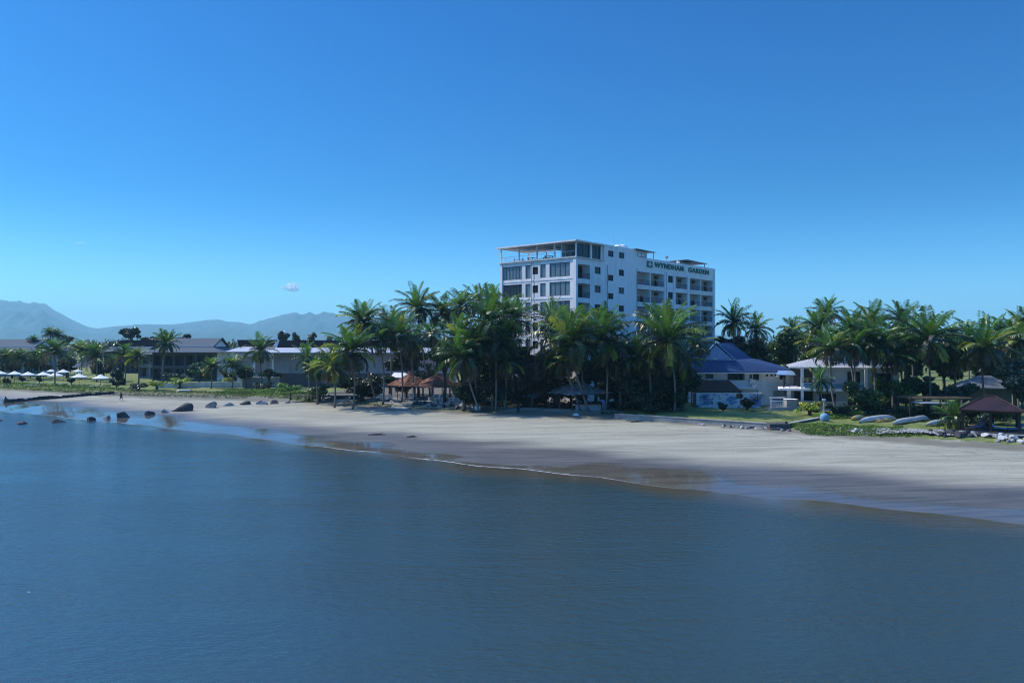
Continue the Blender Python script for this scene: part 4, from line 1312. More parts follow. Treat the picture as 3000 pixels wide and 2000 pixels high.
t = thing("sea_wall", "dark stone sea wall with pale coping below the maroon gazebo", "wall", (56, 81.5, 1.3))
m = wb(t); m.add([(50.9, 82.6, .9), (66, 76.0, .9), (66, 76.3, 2.1), (50.9, 82.9, 2.1), (50.9, 84.2, 2.1), (66, 79, 2.1), (50.9, 84.2, .9)], [(0, 1, 2, 3), (3, 2, 5, 4), (0, 3, 4, 6)]); m.build("panel", M['dconcrete'], t)
m = wb(t); m.add([(50.9, 82.75, 2.105), (66, 76.15, 2.105), (66, 76.75, 2.105), (50.9, 83.35, 2.105), (50.9, 82.75, 2.2), (66, 76.15, 2.2), (66, 76.75, 2.2), (50.9, 83.35, 2.2)], [(0, 1, 5, 4), (4, 5, 6, 7), (3, 0, 4, 7)]); m.build("coping", M['concrete'], t)

# ---- sea wall in front of the lawn
t = thing("sea_wall", "long low concrete sea wall along the front of the lawn", "wall", (27, 99, 1.3))
pts = [(14.5, 107.6), (19, 104.9), (24, 101.2), (29, 97.6), (32.0, 95.2)]
m = wb(t); m2 = wb(t)
for a, b in zip(pts[:-1], pts[1:]):
    m.add([(a[0], a[1], .8), (b[0], b[1], .8), (b[0], b[1], 1.88), (a[0], a[1], 1.88), (a[0] + .2, a[1] + .5, 1.88), (b[0] + .2, b[1] + .5, 1.88)], [(0, 1, 2, 3), (3, 2, 5, 4)])
    m2.add([(a[0], a[1] - .06, 1.885), (b[0], b[1] - .06, 1.885), (b[0], b[1] - .06, 1.98), (a[0], a[1] - .06, 1.98), (a[0] + .25, a[1] + .55, 1.98), (b[0] + .25, b[1] + .55, 1.98)], [(0, 1, 2, 3), (3, 2, 5, 4)])
m.build("panel", M['concrete'], t); m2.build("coping", M['concrete'], t)
t = thing("outfall", "dark concrete outfall block at the right end of the lawn wall", "outfall", (33.3, 95, 1.0))
m = wb(t); m.box(31.9, 34.5, 94.2, 96.5, .7, 2.0); m.box(31.9, 33.0, 93.6, 94.19, .7, 1.5); m.build("block", M['dconcrete'], t)
block(t, "post", 'dwood', 34.0, 34.25, 94.6, 94.85, 2.003, 2.25)
m = wb(t); m.add([(34.52, 94.3, .8), (40.8, 100.5, 1.6), (40.8, 100.5, 2.1), (34.52, 94.3, 2.0), (34.4, 94.7, 2.0), (40.6, 100.9, 2.1)], [(0, 1, 2, 3), (3, 2, 5, 4)]); m.build("wing_wall", M['dconcrete'], t)
m = wb(t); m.add([(34.52, 94.28, 2.003), (40.8, 100.48, 2.103), (40.8, 100.48, 2.2), (34.52, 94.28, 2.1), (34.3, 94.75, 2.1), (40.5, 100.95, 2.2)], [(0, 1, 2, 3), (3, 2, 5, 4)]); m.build("rail_kerb", M['concrete'], t)

# ---- groyne on the left beach
t = thing("groyne", "low dark stone groyne running down the left beach to the water", "groyne", (-90, 151, .8))
m = wb(t); r = random.Random(4)
for k in range(22):
    s = k / 21; x = -97 + 14 * s; y = 146.2 + 10.5 * s; zt = 1.15 + .75 * s + r.uniform(-.1, .1)
    m.box(x, x + .78, y, y + .7, g(x, y) - .3, max(zt, g(x, y) + .45)) if k % 7 != 3 else m.box(x, x + .78, y, y + .7, g(x, y) - .3, g(x, y) + .4)
m.add([(-97.6, 146, g(-97, 146) - .2), (-96, 146, g(-97, 146) - .2), (-97.4, 146.3, 1.75)], [(0, 1, 2)]); m.build("stones", M['rock'], t)

# ---- thatched huts
def thatch_hut(label, cx, cy, half, ze, zr, rot, mt, posts=4, loc_z=None, ridge=0.0):
    z0 = g(cx, cy); t = thing("thatched_hut", label, "hut", (cx, cy, z0), rot)
    mb = MB(); r = random.Random(hsh(label)); n = 14; rows = 9
    ze -= z0; zr -= z0
    for side in range(4):
        a = side * math.pi / 2; ca, sa = math.cos(a), math.sin(a)
        for j in range(rows):
            t0, t1 = j / rows, (j + 1.35) / rows
            for i in range(n):
                u0, u1 = -1 + 2 * i / n, -1 + 2 * (i + 1) / n
                def P_(u, tt, lift):
                    k = 1 - tt; x = half * k + .02; y = u * half * k + (ridge * 0)
                    z = ze + (zr - ze) * (tt ** 1.12 if tt > 0 else tt) + lift
                    return (x * ca - y * sa, x * sa + y * ca, z)
                f_ = r.uniform(.6, 1.25); mb.col = (f_, f_, f_)
                l0 = .10 + r.uniform(-.05, .06)
                q0 = max(-.06, t0 - r.uniform(.0, .06))
                mb.add([P_(u0, q0, l0), P_(u1, q0, l0 + r.uniform(-.03, .03)), P_(u1, min(1, t1), 0), P_(u0, min(1, t1), 0)], [(0, 1, 2, 3)])
    mb.col = (.7, .7, .7)
    mb.lathe([(.5, zr - .35), (.32, zr + .1), (.0, zr + .22)], 8)
    mb.build("roof", M[mt], t)
    un = MB(); h2 = half * .97; un.add([(h2, h2, ze - .02), (-h2, h2, ze - .02), (-h2, -h2, ze - .02), (h2, -h2, ze - .02), (0, 0, zr - .25)], [(1, 0, 4), (2, 1, 4), (3, 2, 4), (0, 3, 4)]); un.build("roof_frame", M['dwood'], t)
    for sx in (-1, 1):
        for sy in (-1, 1):
            p = MB(); p.bar((sx * half * .86, sy * half * .86, -.1), (sx * half * .86, sy * half * .86, ze + .15), .09, 7); p.build("post", M['wood'], t)
    for s in (-1, 1):
        p = MB(); p.bar((s * half * .86, 0, -.1), (s * half * .86, 0, ze + .15), .08, 6); p.build("post", M['wood'], t)
    return t


R45 = math.radians(38)
thatch_hut("left one of the two orange thatched beach huts behind the white chairs", -18.2, 136, 3.0, 4.4, 6.5, R45, 'redthatch')
thatch_hut("right one of the two orange thatched beach huts, partly under the big palm", -13.2, 134.5, 3.3, 4.3, 6.5, R45, 'redthatch')
thatch_hut("dark thatched shelter behind the big palm's trunk, right of the orange huts", -7.6, 136, 3.0, 4.1, 5.9, R45, 'redthatch')
hut = thatch_hut("grey weathered thatched beach bar shelter under the centre palms", 10.2, 117.5, 3.9, 4.25, 6.1, math.radians(30), 'thatch')
thatch_hut("low grey thatched shelter at the left of the beach bar, deep in shade", 4.4, 121, 2.4, 3.5, 4.6, math.radians(20), 'thatch')
thatch_hut("small pale thatched hut among the date palms behind the sunshades", -118, 212, 3.2, 5.2, 9.0, .3, 'thatch')
t = thing("bar_counter", "grey bar counter under the weathered thatched shelter", "bar counter", (11.0, 114.4, 1.6))
block(t, "front_panel", 'grey', 9.6, 13.4, 114.2, 114.5, 1.5, 2.75); block(t, "counter_top", 'wood', 9.3, 13.7, 114.0, 114.9, 2.753, 2.84)
block(t, "end_panel", 'grey', 9.6, 9.8, 114.51, 116, 1.5, 2.75)

t = thing("shade_roof", "flat white shade roof behind the orange thatched huts", "canopy", (-17, 142.5, 1.85))
m = wb(t); m.add([(-22.5, 141, 5.6), (-14.8, 141, 5.3), (-14.8, 145, 6.0), (-22.5, 145, 6.3), (-22.5, 141, 5.5), (-14.8, 141, 5.2)], [(0, 1, 2, 3), (4, 5, 1, 0)]); m.quad((-22.5, 141, 5.5), (-22.5, 145, 6.2), (-14.8, 145, 5.9), (-14.8, 141, 5.2)); m.build("roof_sheet", M['plastic'], t)
for x in (-22.3, -18.6, -15):
    for y in (141.2, 144.7): block(t, "post", 'metal', x, x + .1, y, y + .1, 1.85, 5.25)
t = thing("terrace", "pale paved terrace in front of the orange thatched huts", "terrace", (-13, 132, 1.9)); 
m = wb(t); m.add([(-24, 133.5, 1.97), (-4.5, 126.8, 1.97), (-3.5, 134, 1.97), (-23, 140, 1.97), (-24, 133.5, 1.3), (-4.5, 126.8, 1.3)], [(0, 1, 2, 3), (4, 5, 1, 0)]); m.build("paving", M['concrete'], t)
t = thing("boat_ramp", "sloping concrete ramp dropping from the hut terrace onto the sand", "ramp", (-17, 126, 1.5))
m = wb(t); m.add([(-17.6, 130.6, 1.95), (-14.4, 129.4, 1.95), (-17.2, 122.3, g(-17, 122.3) + .02), (-20.0, 123.3, g(-20, 123) + .02), (-14.4, 129.4, 1.0), (-17.2, 122.3, .9), (-17.6, 130.6, 1.0), (-20, 123.3, .9)], [(0, 3, 2, 1), (1, 2, 5, 4), (0, 6, 7, 3)]); m.build("slab", M['concrete'], t)

# ---- radome
t = thing("radome", "white radar dome peeping over the dark hall roof in front of the mountains", "radome", (-120, 400, 1.85))
m = MB(); m.lathe([(1.9, 11.6), (2.2, 12.6), (2.2, 13.6), (1.9, 14.7), (1.2, 15.5), (.5, 15.8), (0, 15.85)], 16); m.build("dome", M['plastic'], t, True)
m = MB(); m.lathe([(1.6, 0), (1.6, 11.6), (1.9, 11.6)], 10); m.build("tower", M['grey'], t)


# ---------------------------------------------------------------- beach furniture, people, boats
def sunshade(label, px, ytop, D, wpx):
    p = on(px, D); r = wpx / 2 / F * D; z = W(px, ytop, D).z - p.z
    t = thing("sunshade", label, "sunshade", p, 0, "white sunshades on the left lawn")
    m = MB(); n = 8
    vs = [(0, 0, z)] + [(r * .55 * math.cos(k * math.pi / 4), r * .55 * math.sin(k * math.pi / 4), z - r * .30) for k in range(n)] + [(r * math.cos(k * math.pi / 4), r * math.sin(k * math.pi / 4), z - r * .46) for k in range(n)]
    vs += [(r * math.cos(k * math.pi / 4), r * math.sin(k * math.pi / 4), z - r * .46 - .18) for k in range(n)]
    fs = [(0, 1 + k, 1 + (k + 1) % n) for k in range(n)] + [(1 + k, 9 + k, 9 + (k + 1) % n, 1 + (k + 1) % n) for k in range(n)] + [(9 + k, 17 + k, 17 + (k + 1) % n, 9 + (k + 1) % n) for k in range(n)]
    m.add(vs, fs); m.build("canopy", M['canvas'], t)
    m = MB(); m.bar((0, 0, -.05), (0, 0, z), .05, 6); m.lathe([(0, .1), (.3, .08), (.32, 0)], 8); m.build("pole", M['wood'], t)


for lab, px, yt, D, w_ in (("sunshade cut by the left edge of the photo", 2, 1086, 188, 34), ("sunshade beside the one at the left edge", 43, 1086, 188, 38),
                           ("sunshade between two others above the white loungers", 82, 1088, 186, 40), ("sunshade left of the lone date palm trunk", 127, 1088, 185, 40),
                           ("sunshade crossed by the dark date palm trunk", 162, 1090, 184, 42), ("sunshade standing apart over open grass, second from the right", 232, 1093, 181, 46),
                           ("rightmost sunshade, alone near the dark shrubs", 295, 1096, 180, 48), ("sunshade of the back row just left of the palm trunk", 150, 1081, 202, 26),
                           ("wide flat sunshade of the back row right of the palm trunk", 185, 1081, 202, 36), ("sunshade of the back row right of the others", 228, 1081, 203, 30)):
    sunshade("white " + lab, px, yt, D, w_)


def lounger(label, px, D, rz, mt='plastic', group="white sun loungers under the sunshades"):
    p = on(px, D); t = thing("sun_lounger", label, "sun lounger", p, rz, group)
    m = MB(); m.box(-1.0, .45, -.33, .33, .28, .36); m.build("seat", M[mt], t)
    m = MB(); m.add([(.45, -.33, .30), (.45, .33, .30), (1.0, .33, .85), (1.0, -.33, .85), (.5, -.33, .25), (.5, .33, .25), (1.05, .33, .80), (1.05, -.33, .80)], [(3, 2, 1, 0), (4, 5, 6, 7), (0, 1, 5, 4), (2, 3, 7, 6), (1, 2, 6, 5), (3, 0, 4, 7)]); m.build("backrest", M[mt], t)
    for x in (-.9, .4):
        for y in (-.28, .28): m = MB(); m.box(x - .04, x + .04, y - .03, y + .03, 0, .28); m.build("leg", M[mt], t)


for i, (px, D, rz) in enumerate(((84, 176, .3), (98, 176, .4), (112, 176, .5), (140, 175, .2), (165, 175, .6), (183, 175, .4), (10, 178, .3), (268, 171, .4), (288, 171, .5), (205, 173, .2))):
    lounger(["white lounger on the grass just left of the date palm trunk's umbrellas", "white lounger under the third and fourth sunshades", "white lounger left of the pale statue-like pole", "white lounger beside the dark palm trunk, left side",
             "white lounger beside the dark palm trunk, right side", "white lounger facing the dark clipped shrub", "white lounger near the left edge beside dark seats", "white lounger under the rightmost sunshade, left of its pole",
             "white lounger under the rightmost sunshade, right of its pole", "white lounger alone left of the dark clipped shrub"][i], px, D, rz)


def beach_chair(label, px, D, rz, group="white slatted chairs on the hut terrace", mt='plastic', z=None):
    p = on(px, D); p.z = 1.97 if z is None else z
    t = thing("beach_chair", label, "chair", p, rz, group)
    m = MB(); m.add([(-.35, -.32, .38), (-.35, .32, .38), (.25, .32, .25), (.25, -.32, .25), (-.35, -.32, .34), (-.35, .32, .34), (.25, .32, .21), (.25, -.32, .21)], [(3, 2, 1, 0), (4, 5, 6, 7), (0, 1, 5, 4), (1, 2, 6, 5), (2, 3, 7, 6), (3, 0, 4, 7)]); m.build("seat", M[mt], t)
    m = MB()
    for k in range(5): m.add([(.22, -.32 + k * .13, .24), (.22, -.21 + k * .13, .24), (.55, -.21 + k * .13, 1.1 - abs(k - 2) * .04), (.55, -.32 + k * .13, 1.1 - abs(k - 2) * .04), (.25, -.32 + k * .13, .22), (.25, -.21 + k * .13, .22), (.58, -.21 + k * .13, 1.08), (.58, -.32 + k * .13, 1.08)], [(0, 1, 2, 3), (7, 6, 5, 4), (0, 4, 5, 1), (2, 6, 7, 3), (1, 5, 6, 2), (3, 7, 4, 0)])
    m.build("backrest", M[mt], t)
    for s in (-1, 1):
        m = MB(); m.box(-.42, .45, s * .40 - .07, s * .40 + .07, .56, .60); m.build("armrest", M[mt], t)
        for x in (-.38, .30): m = MB(); m.box(x, x + .06, s * .38 - .03, s * .38 + .03, 0, .56); m.build("leg", M[mt], t)


for lab, px, D, rz in (("white slatted chair at the left end of the hut terrace, back to the left palm", 1128, 133.5, 2.7), ("white slatted chair just right of the first, before the left hut post", 1148, 133.2, 2.6),
                       ("white chair low at the terrace edge left of the two slatted chairs", 1112, 133.5, 1.2), ("white chair beside the dark standing figure", 1203, 132.5, .4),
                       ("white chair left of the dark figure, close to the rocks", 1178, 131.8, 2.9), ("white chair in front of the right hut, leftmost of that cluster", 1262, 131.0, .3),
                       ("white chair in front of the right hut with its back to the post", 1280, 130.6, .5), ("white chair under the right hut's front corner", 1300, 130.0, .4),
                       ("white chair right of the hut corner by the low rocks", 1322, 129.6, .2), ("white chair at the right of the cluster before the dark shelter", 1338, 129.2, .3),
                       ("white chair among tables at the trunk of the big palm", 1378, 128.8, .1), ("white chair right of the tables by the big palm", 1412, 128.0, 2.9)):
    beach_chair(lab, px, D, rz)


def cafe_table(label, px, D, col='plastic', z0=1.97, h=.74, w=.5):
    p = on(px, D); p.z = z0; t = thing("table", label, "table", p, .3, "tables on the hut terrace")
    m = MB(); m.lathe([(0, h), (w, h), (w, h - .05), (0, h - .05)], 10); m.build("table_top", M[col], t)
    m = MB(); m.bar((0, 0, .02), (0, 0, h - .05), .05, 6); m.lathe([(0, .05), (.28, .03), (.3, 0)], 8); m.build("leg", M['metal'], t)


for lab, px, D in (("round white table under the left thatched hut", 1215, 134.0), ("round white table under the right thatched hut", 1290, 133.0), ("round white table before the dark shelter", 1388, 130.2), ("round white table beside the big palm trunk", 1404, 129.0), ("round white table left of the right hut post", 1240, 133.5)):
    cafe_table(lab, px, D)


def person(label, px, D, z, rz, top, bottom, pose='stand', h=1.7, name_cat="person", hat=None, x=None):
    p = on(px, D) if x is None else Vector((x, D, 0))
    p.z = g(p.x, D) if z is None else z
    t = thing("person", label, "person", p, rz)
    s = h / 1.7
    if pose == 'sit':
        J = {'pel': (0, 0, .45), 'k': .48, 'hipdz': 0}
        legs = lambda q: [(q * .09, 0, .45), (q * .11, -.42, .48), (q * .12, -.45, .06), (q * .12, -.60, .03)]
        up = -.42
    elif pose == 'walk':
        legs = lambda q: [(q * .09, 0, .88), (q * .10, -.16 * q, .47), (q * .10, -.12 * q + (.10 if q < 0 else -.05), .07), (q * .10, -.26 * q if q > 0 else .02, .03)]
        up = 0
    else:
        legs = lambda q: [(q * .09, 0, .88), (q * .11, -.03, .47), (q * .12, .0, .07), (q * .13, -.15, .03)]
        up = 0
    V, Ed, Rd = [], [], []

    def add(pt, r, par=None):
        V.append(tuple(c * s for c in pt)); Rd.append(r * s); i = len(V) - 1
        if par is not None: Ed.append((par, i))
        return i
    pel = add((0, 0, .93 + up), .13)
    w_ = add((0, 0, 1.10 + up), .115, pel); ch_ = add((0, 0, 1.30 + up), .14, w_); nk = add((0, 0, 1.46 + up), .055, ch_); hd = add((0, -.01, 1.57 + up), .085, nk); add((0, -.005, 1.66 + up), .07, hd)
    for q in (-1, 1):
        pr = pel
        for pt, r_ in zip(legs(q), (.085, .06, .042, .035)): pr = add(pt, r_, pr)
        sh_ = add((q * .17, 0, 1.40 + up), .055, ch_); el_ = add((q * .24, -.02 + (-.06 if pose == 'walk' else 0) * q, 1.13 + up), .042, sh_)
        hz_ = (q * (.23 if pose != 'sit' else .14), -.10 - (.08 * q if pose == 'walk' else 0) - (.2 if pose == 'sit' else 0), .90 + up)
        wr = add(hz_, .028, el_); pm = add((hz_[0], hz_[1] - .03, hz_[2] - .07), .03, wr)
        for f_ in range(4): add((hz_[0] + (f_ - 1.5) * .018, hz_[1] - .05, hz_[2] - .15 - .01 * (f_ in (1, 2))), .009, pm)
        add((hz_[0] - q * .03, hz_[1] - .07, hz_[2] - .09), .010, wr)
    me = bpy.data.meshes.new("body"); me.from_pydata(V, Ed, []); me.update()
    o = link(me, "body", t); me.materials.append(M['skin'])
    sk = o.modifiers.new("skin", 'SKIN'); sb = o.modifiers.new("sub", 'SUBSURF'); sb.levels = 1; sb.render_levels = 1
    for i, v in enumerate(me.skin_vertices[0].data): v.radius = (Rd[i], Rd[i] * (.75 if i in (1, 2) else 1)); v.use_root = (i == 0)
    # clothing
    m = MB(); m.col = top; Z = lambda z_: (z_ + up) * s
    prof = [(.175, .86), (.165, 1.0), (.155, 1.12), (.185, 1.30), (.175, 1.42), (.07, 1.47)]
    vs, fs = [], []
    for r_, z_ in prof:
        for k in range(10): vs.append((r_ * s * math.cos(k * .628), r_ * .72 * s * math.sin(k * .628), Z(z_)))
    for i in range(5):
        for k in range(10): fs.append((i * 10 + k, i * 10 + (k + 1) % 10, (i + 1) * 10 + (k + 1) % 10, (i + 1) * 10 + k))
    m.add(vs, fs)
    for q in (-1, 1): m.tube([(q * .15 * s, 0, Z(1.41)), (q * .215 * s, -.01, Z(1.24))], [.075 * s, .07 * s], 7)
    m.build("shirt", M['paint'], t, True)
    m = MB(); m.col = bottom
    for q in (-1, 1):
        L_ = legs(q); a = Vector(L_[0]) * s; b = Vector(L_[1]) * s; c_ = Vector(L_[2]) * s
        m.tube([a + Vector((0, 0, .06)), a.lerp(b, .5), b] + ([b.lerp(c_, .9)] if pose != 'walk' else []), [.115 * s, .105 * s, .085 * s] + ([.07 * s] if pose != 'walk' else []), 8)
    m.tube([(0, 0, Z(.86)), (0, 0, Z(1.0))], [.165 * s, .16 * s], 10)
    m.build("trousers", M['paint'], t, True)
    m = MB()
    vs = [];
    for a_, rr_ in ((-.02, .098), (.04, .102), (.08, .085), (.115, .04)):
        for k in range(10): vs.append((rr_ * s * math.cos(k * .628), (rr_ * math.sin(k * .628) + .012) * s, Z(1.60 + a_)))
    m.add(vs, [(i * 10 + k, i * 10 + (k + 1) % 10, (i + 1) * 10 + (k + 1) % 10, (i + 1) * 10 + k) for i in range(3) for k in range(10)] + [tuple(range(30, 40))])
    m.build("hair", M['hair'], t, True)
    # face: nose, eyes, ears
    m = MB(); m.col = (.2, .1, .07); m.add([(-.012 * s, -.09 * s, Z(1.57)), (.012 * s, -.09 * s, Z(1.57)), (0, -.115 * s, Z(1.565)), (0, -.09 * s, Z(1.60))], [(0, 1, 2), (0, 2, 3), (1, 3, 2)])
    for q in (-1, 1): m.box(q * .088 * s - .008, q * .088 * s + .008, -.012, .014, Z(1.56), Z(1.60))
    m.build("face_features", M['paint'], t)
    return t


person("lone person in dark clothes walking on the open sand of the left beach", 355, 143.5, None, 1.2, (.03, .03, .04), (.03, .03, .035), 'walk')
person("person in a bright blue shirt standing at the right end of the beach bar", 1768, 113.6, None, .5, (.10, .22, .52), (.12, .2, .30), 'stand', 1.85)
person("person in dark clothes standing on the upper terrace of the right villa", 0, 117.2, 5.03, .2, (.05, .06, .06), (.05, .05, .06), x=41.9)
person("person in dark clothes standing among the white chairs of the hut terrace", 1191, 132.0, 1.97, .6, (.02, .02, .03), (.02, .02, .025))
person("person in a white top sitting by the foot of the big palm", 1443, 124.5, None, -.4, (.6, .55, .65), (.10, .10, .16), 'sit', 1.5)
person("person in black clothes standing in the shade left of the beach bar", 1518, 116.0, None, .3, (.012, .012, .014), (.012, .012, .014))


def canoe(label, x0, y0, x1, y1, wdt, hgt, cols, ama=None):
    a, b = Vector((x0, y0, 0)), Vector((x1, y1, 0)); Ln = (b - a).length; c_ = (a + b) / 2
    z = min(g(x0, y0), g(x1, y1)) ; t = thing("canoe", label, "canoe", (c_.x, c_.y, g(c_.x, c_.y)), math.atan2((b - a).y, (b - a).x), "upturned canoes on the right lawn")
    m = MB(); n = 20; k = 9; vs, fs = [], []
    for i in range(n + 1):
        s = i / n; u = 2 * s - 1; wv = wdt * (1 - abs(u) ** 2.4) ** .75 + .03; hh = hgt * (1 - .35 * abs(u) ** 3) ; zb = .42 - .42 * abs(u) ** 2.2
        for j in range(k):
            an = math.pi * j / (k - 1)
            vs.append((u * Ln / 2, math.cos(an) * wv, .02 + zb * .35 + math.sin(an) * hh * (1 - .35 * abs(u) ** 6)))
    for i in range(n):
        for j in range(k - 1):
            fs.append((i * k + j, (i + 1) * k + j, (i + 1) * k + j + 1, i * k + j + 1))
        fs.append((i * k + k - 1, (i + 1) * k + k - 1, (i + 1) * k, i * k))
    m.v = vs; m.f = fs
    m.c = []
    for i in range(n):
        cc = cols[0] if 2 < i < n - 3 or len(cols) < 2 else cols[1]
        m.c += [cc] * (k - 1) + [cols[-1]]
    m.build("hull", M['hull'], t, True)
    if ama:
        m = MB(); m.col = ama; m.tube([(-Ln * .25, -wdt - .5, .12), (-Ln * .05, -wdt - .55, .2), (Ln * .18, -wdt - .5, .14)], [.04, .14, .04], 7); m.build("outrigger_float", M['hull'], t, True)
        for s in (-.12, .08): m = MB(); m.col = ama; m.tube([(Ln * s, 0, .35), (Ln * s, -wdt * .8 - .3, .40), (Ln * s, -wdt - .5, .2)], [.035] * 3, 5); m.build("crossbeam", M['paint'], t)


Wh = (1, 1, 1); Ye = (.8, .55, .12)
canoe("long white canoe with yellow float, leftmost of the big upturned hulls", 44.0, 96.5, 50.9, 101.0, .42, .62, [Wh, (.95, .95, .95)], Ye)
canoe("long white canoe in the middle of the upturned hulls, crossed by a dark trunk", 47.2, 94.3, 53.2, 99.0, .40, .55, [Wh, (.9, .9, .9)])
canoe("shorter grey-white canoe lying behind the middle hulls", 51.0, 97.2, 54.8, 100.2, .38, .6, [(.8, .8, .82)])
canoe("white canoe with yellow bow, nearest to the little green palm", 50.3, 92.6, 56.2, 96.4, .38, .55, [Wh, (.95, .85, .6)])
canoe("small yellow-ended canoe behind the leftmost white hull", 44.6, 100.0, 47.2, 101.8, .36, .45, [(.75, .7, .45), Ye])

t = thing("water_tank", "round pale blue tank on the grass bank behind the outfall", "tank", (40.6, 98.9, g(40.6, 98.9)))
m = MB(); m.col = (.16, .30, .44); m.lathe([(.0, 1.0), (.25, .98), (.45, .88), (.56, .7), (.58, .3), (.52, .1), (.45, 0)], 14)
m.build("body", M['paint'], t, True)
m = MB(); m.col = (.3, .42, .52); m.lathe([(0, 1.05), (.18, 1.05), (.2, .98)], 10); m.build("lid", M['paint'], t)
t = thing("lamp_post", "short post with a white box lamp above the blue tank", "lamp", (41.4, 101, g(41.4, 101)))
m = MB(); m.bar((0, 0, 0), (0, 0, 2.5), .05, 6); m.build("pole", M['metal'], t); m = MB(); m.box(-.18, .18, -.15, .15, 2.5, 2.75); m.build("lamp_box", M['metal'], t)
t = thing("lamp_post", "thin pale pole rising behind the gazebo's right slope", "lamp", (66, 96, 1.9))
m = MB(); m.bar((-.3, 0, 0), (-.3, 0, 5.6), .07, 6); m.build("pole", M['metal'], t); m = MB(); m.box(-.5, -.1, -.12, .12, 5.6, 5.75); m.build("lamp_box", M['metal'], t)

def cushion_seat(label, x, y, rz, col):
    t = thing("lounge_chair", label, "lounge chair", (x, y, 2.04), rz)
    m = MB(); m.col = col; m.box(-.8, .3, -.33, .33, .30, .42); m.build("cushion", M['paint'], t)
    m = MB(); m.col = col; m.add([(.3, -.33, .36), (.3, .33, .36), (.75, .33, .95), (.75, -.33, .95), (.42, -.33, .30), (.42, .33, .30), (.87, .33, .9), (.87, -.33, .9)], [(3, 2, 1, 0), (4, 5, 6, 7), (0, 1, 5, 4), (2, 3, 7, 6), (1, 2, 6, 5), (3, 0, 4, 7)]); m.build("backrest", M['paint'], t)
    for a in (-.7, .25):
        for b in (-.28, .28): m = MB(); m.box(a - .03, a + .03, b - .03, b + .03, 0, .3); m.build("leg", M['wood'], t)


cushion_seat("blue cushioned lounger between the left and middle gazebo posts", 53.6, 88.0, .0, (.22, .28, .52))
cushion_seat("pale blue lounger in the middle of the gazebo", 55.4, 86.6, 2.5, (.30, .42, .62))
cushion_seat("reddish lounger at the back of the gazebo", 55.0, 89.6, .2, (.42, .16, .16))
cushion_seat("dark blue lounger before the right gazebo posts", 56.8, 85.9, -.2, (.10, .22, .42))
for i, (lab, x, y, rz) in enumerate((("white chair right of the gazebo, nearest to its corner post", 58.6, 84.9, .2), ("white chair beside the hut at the right edge", 59.6, 85.6, 2.4), ("white chair lowest in the cluster right of the gazebo", 58.9, 83.9, .0))):
    p_ = beach_chair(lab, 1500 + x / y * F, y, rz, "white chairs right of the gazebo", z=2.04)

# terrace lounge chairs on the upper terrace of the villa
t = thing("lounge_chair", "reclined lounger with a blue back on the villa's upper terrace", "lounge chair", (40.2, 117.6, 5.03)) if False else None
t = thing("deck_lounger", "reclined deck lounger beside the standing person on the upper terrace", "sun lounger", (42.9, 116.8, 5.03), 2.9)
m = MB(); m.col = (.5, .5, .6); m.box(-.9, .3, -.3, .3, .25, .33); m.build("seat", M['paint'], t)
m = MB(); m.col = (.06, .08, .2); m.add([(.3, -.3, .28), (.3, .3, .28), (.9, .3, .95), (.9, -.3, .95), (.4, -.3, .22), (.4, .3, .22), (1, .3, .9), (1, -.3, .9)], [(3, 2, 1, 0), (4, 5, 6, 7), (0, 1, 5, 4), (2, 3, 7, 6), (1, 2, 6, 5), (3, 0, 4, 7)]); m.build("backrest", M['paint'], t)
for a in (-.8, .25):
    for b in (-.26, .26): m = MB(); m.box(a - .03, a + .03, b - .03, b + .03, 0, .25); m.build("leg", M['metal'], t)

# ---------------------------------------------------------------- boulders on the left beach
BL = [("small rock cut by the left edge of the photo, awash", 2, 1233, 16, 6, 'rock'), ("dark boulder in the shallows near the left edge, rounded top", 64, 1242, 40, 13, 'rock'), ("flat-topped dark boulder in the shallows, long and low", 169, 1237, 44, 11, 'rock'),
      ("dark boulder at the waterline with a steep left side", 265, 1232, 30, 18, 'rock'), ("low pointed boulder with pale left half on the wet sand", 313, 1226, 25, 13, 'rockg'), ("large dark boulder with a pale cap on the wet sand", 361, 1222, 38, 21, 'rock'),
      ("dark boulder with a peaked right shoulder", 434, 1215, 30, 21, 'rock'), ("small split boulder left of the largest one", 480, 1208, 30, 14, 'rockg'), ("largest boulder, long and slanting up to the right", 539, 1202, 56, 22, 'rock'),
      ("grey peaked boulder right of the largest one", 619, 1194, 32, 18, 'rockg'), ("rounded grey dome-like boulder", 669, 1188, 28, 15, 'rockg'), ("sharp leaning boulder rising to the right", 715, 1185, 29, 14, 'rock'),
      ("pale-backed boulder with dark right face", 764, 1184, 32, 14, 'rockg'), ("squarish dark blue boulder", 804, 1182, 28, 13, 'rock'), ("smallest rounded boulder at the right end of the row", 842, 1180, 19, 12, 'rockg')]
for i, (lab, px, yb, w_, h_, mt) in enumerate(BL):
    D = 130.0
    for _ in range(12):
        p = on(px, D); D = (H - max(p.z, -.05)) * F / (yb - 1000)
    p = on(px, D); s = D / F
    me = rock_mesh(100 + i, w_ * s / 2 * 1.35, w_ * s / 2 * .9, h_ * s * 1.15, 12)
    if 'slant' in lab or 'leaning' in lab or 'peaked right' in lab:
        for v in me.vertices: v.co.z *= .8 * (1 + .55 * v.co.x / (w_ * s / 2))
    me.materials.append(M[mt]); o = link(me, "boulder"); o.location = (p.x, D, max(p.z, -.1) + h_ * s * .02)
    tag(o, lab, "boulder", "boulders in a line across the left beach")


# ---------------------------------------------------------------- riprap
RK = [rock_mesh(200 + i, 1, .85, .72, 8) for i in range(5)]
RKM = {}
for mt in ('rock', 'rockg', 'rockw'):
    for i in range(5): mm_ = RK[i].copy(); mm_.materials.append(M[mt]); RKM[(mt, i)] = mm_


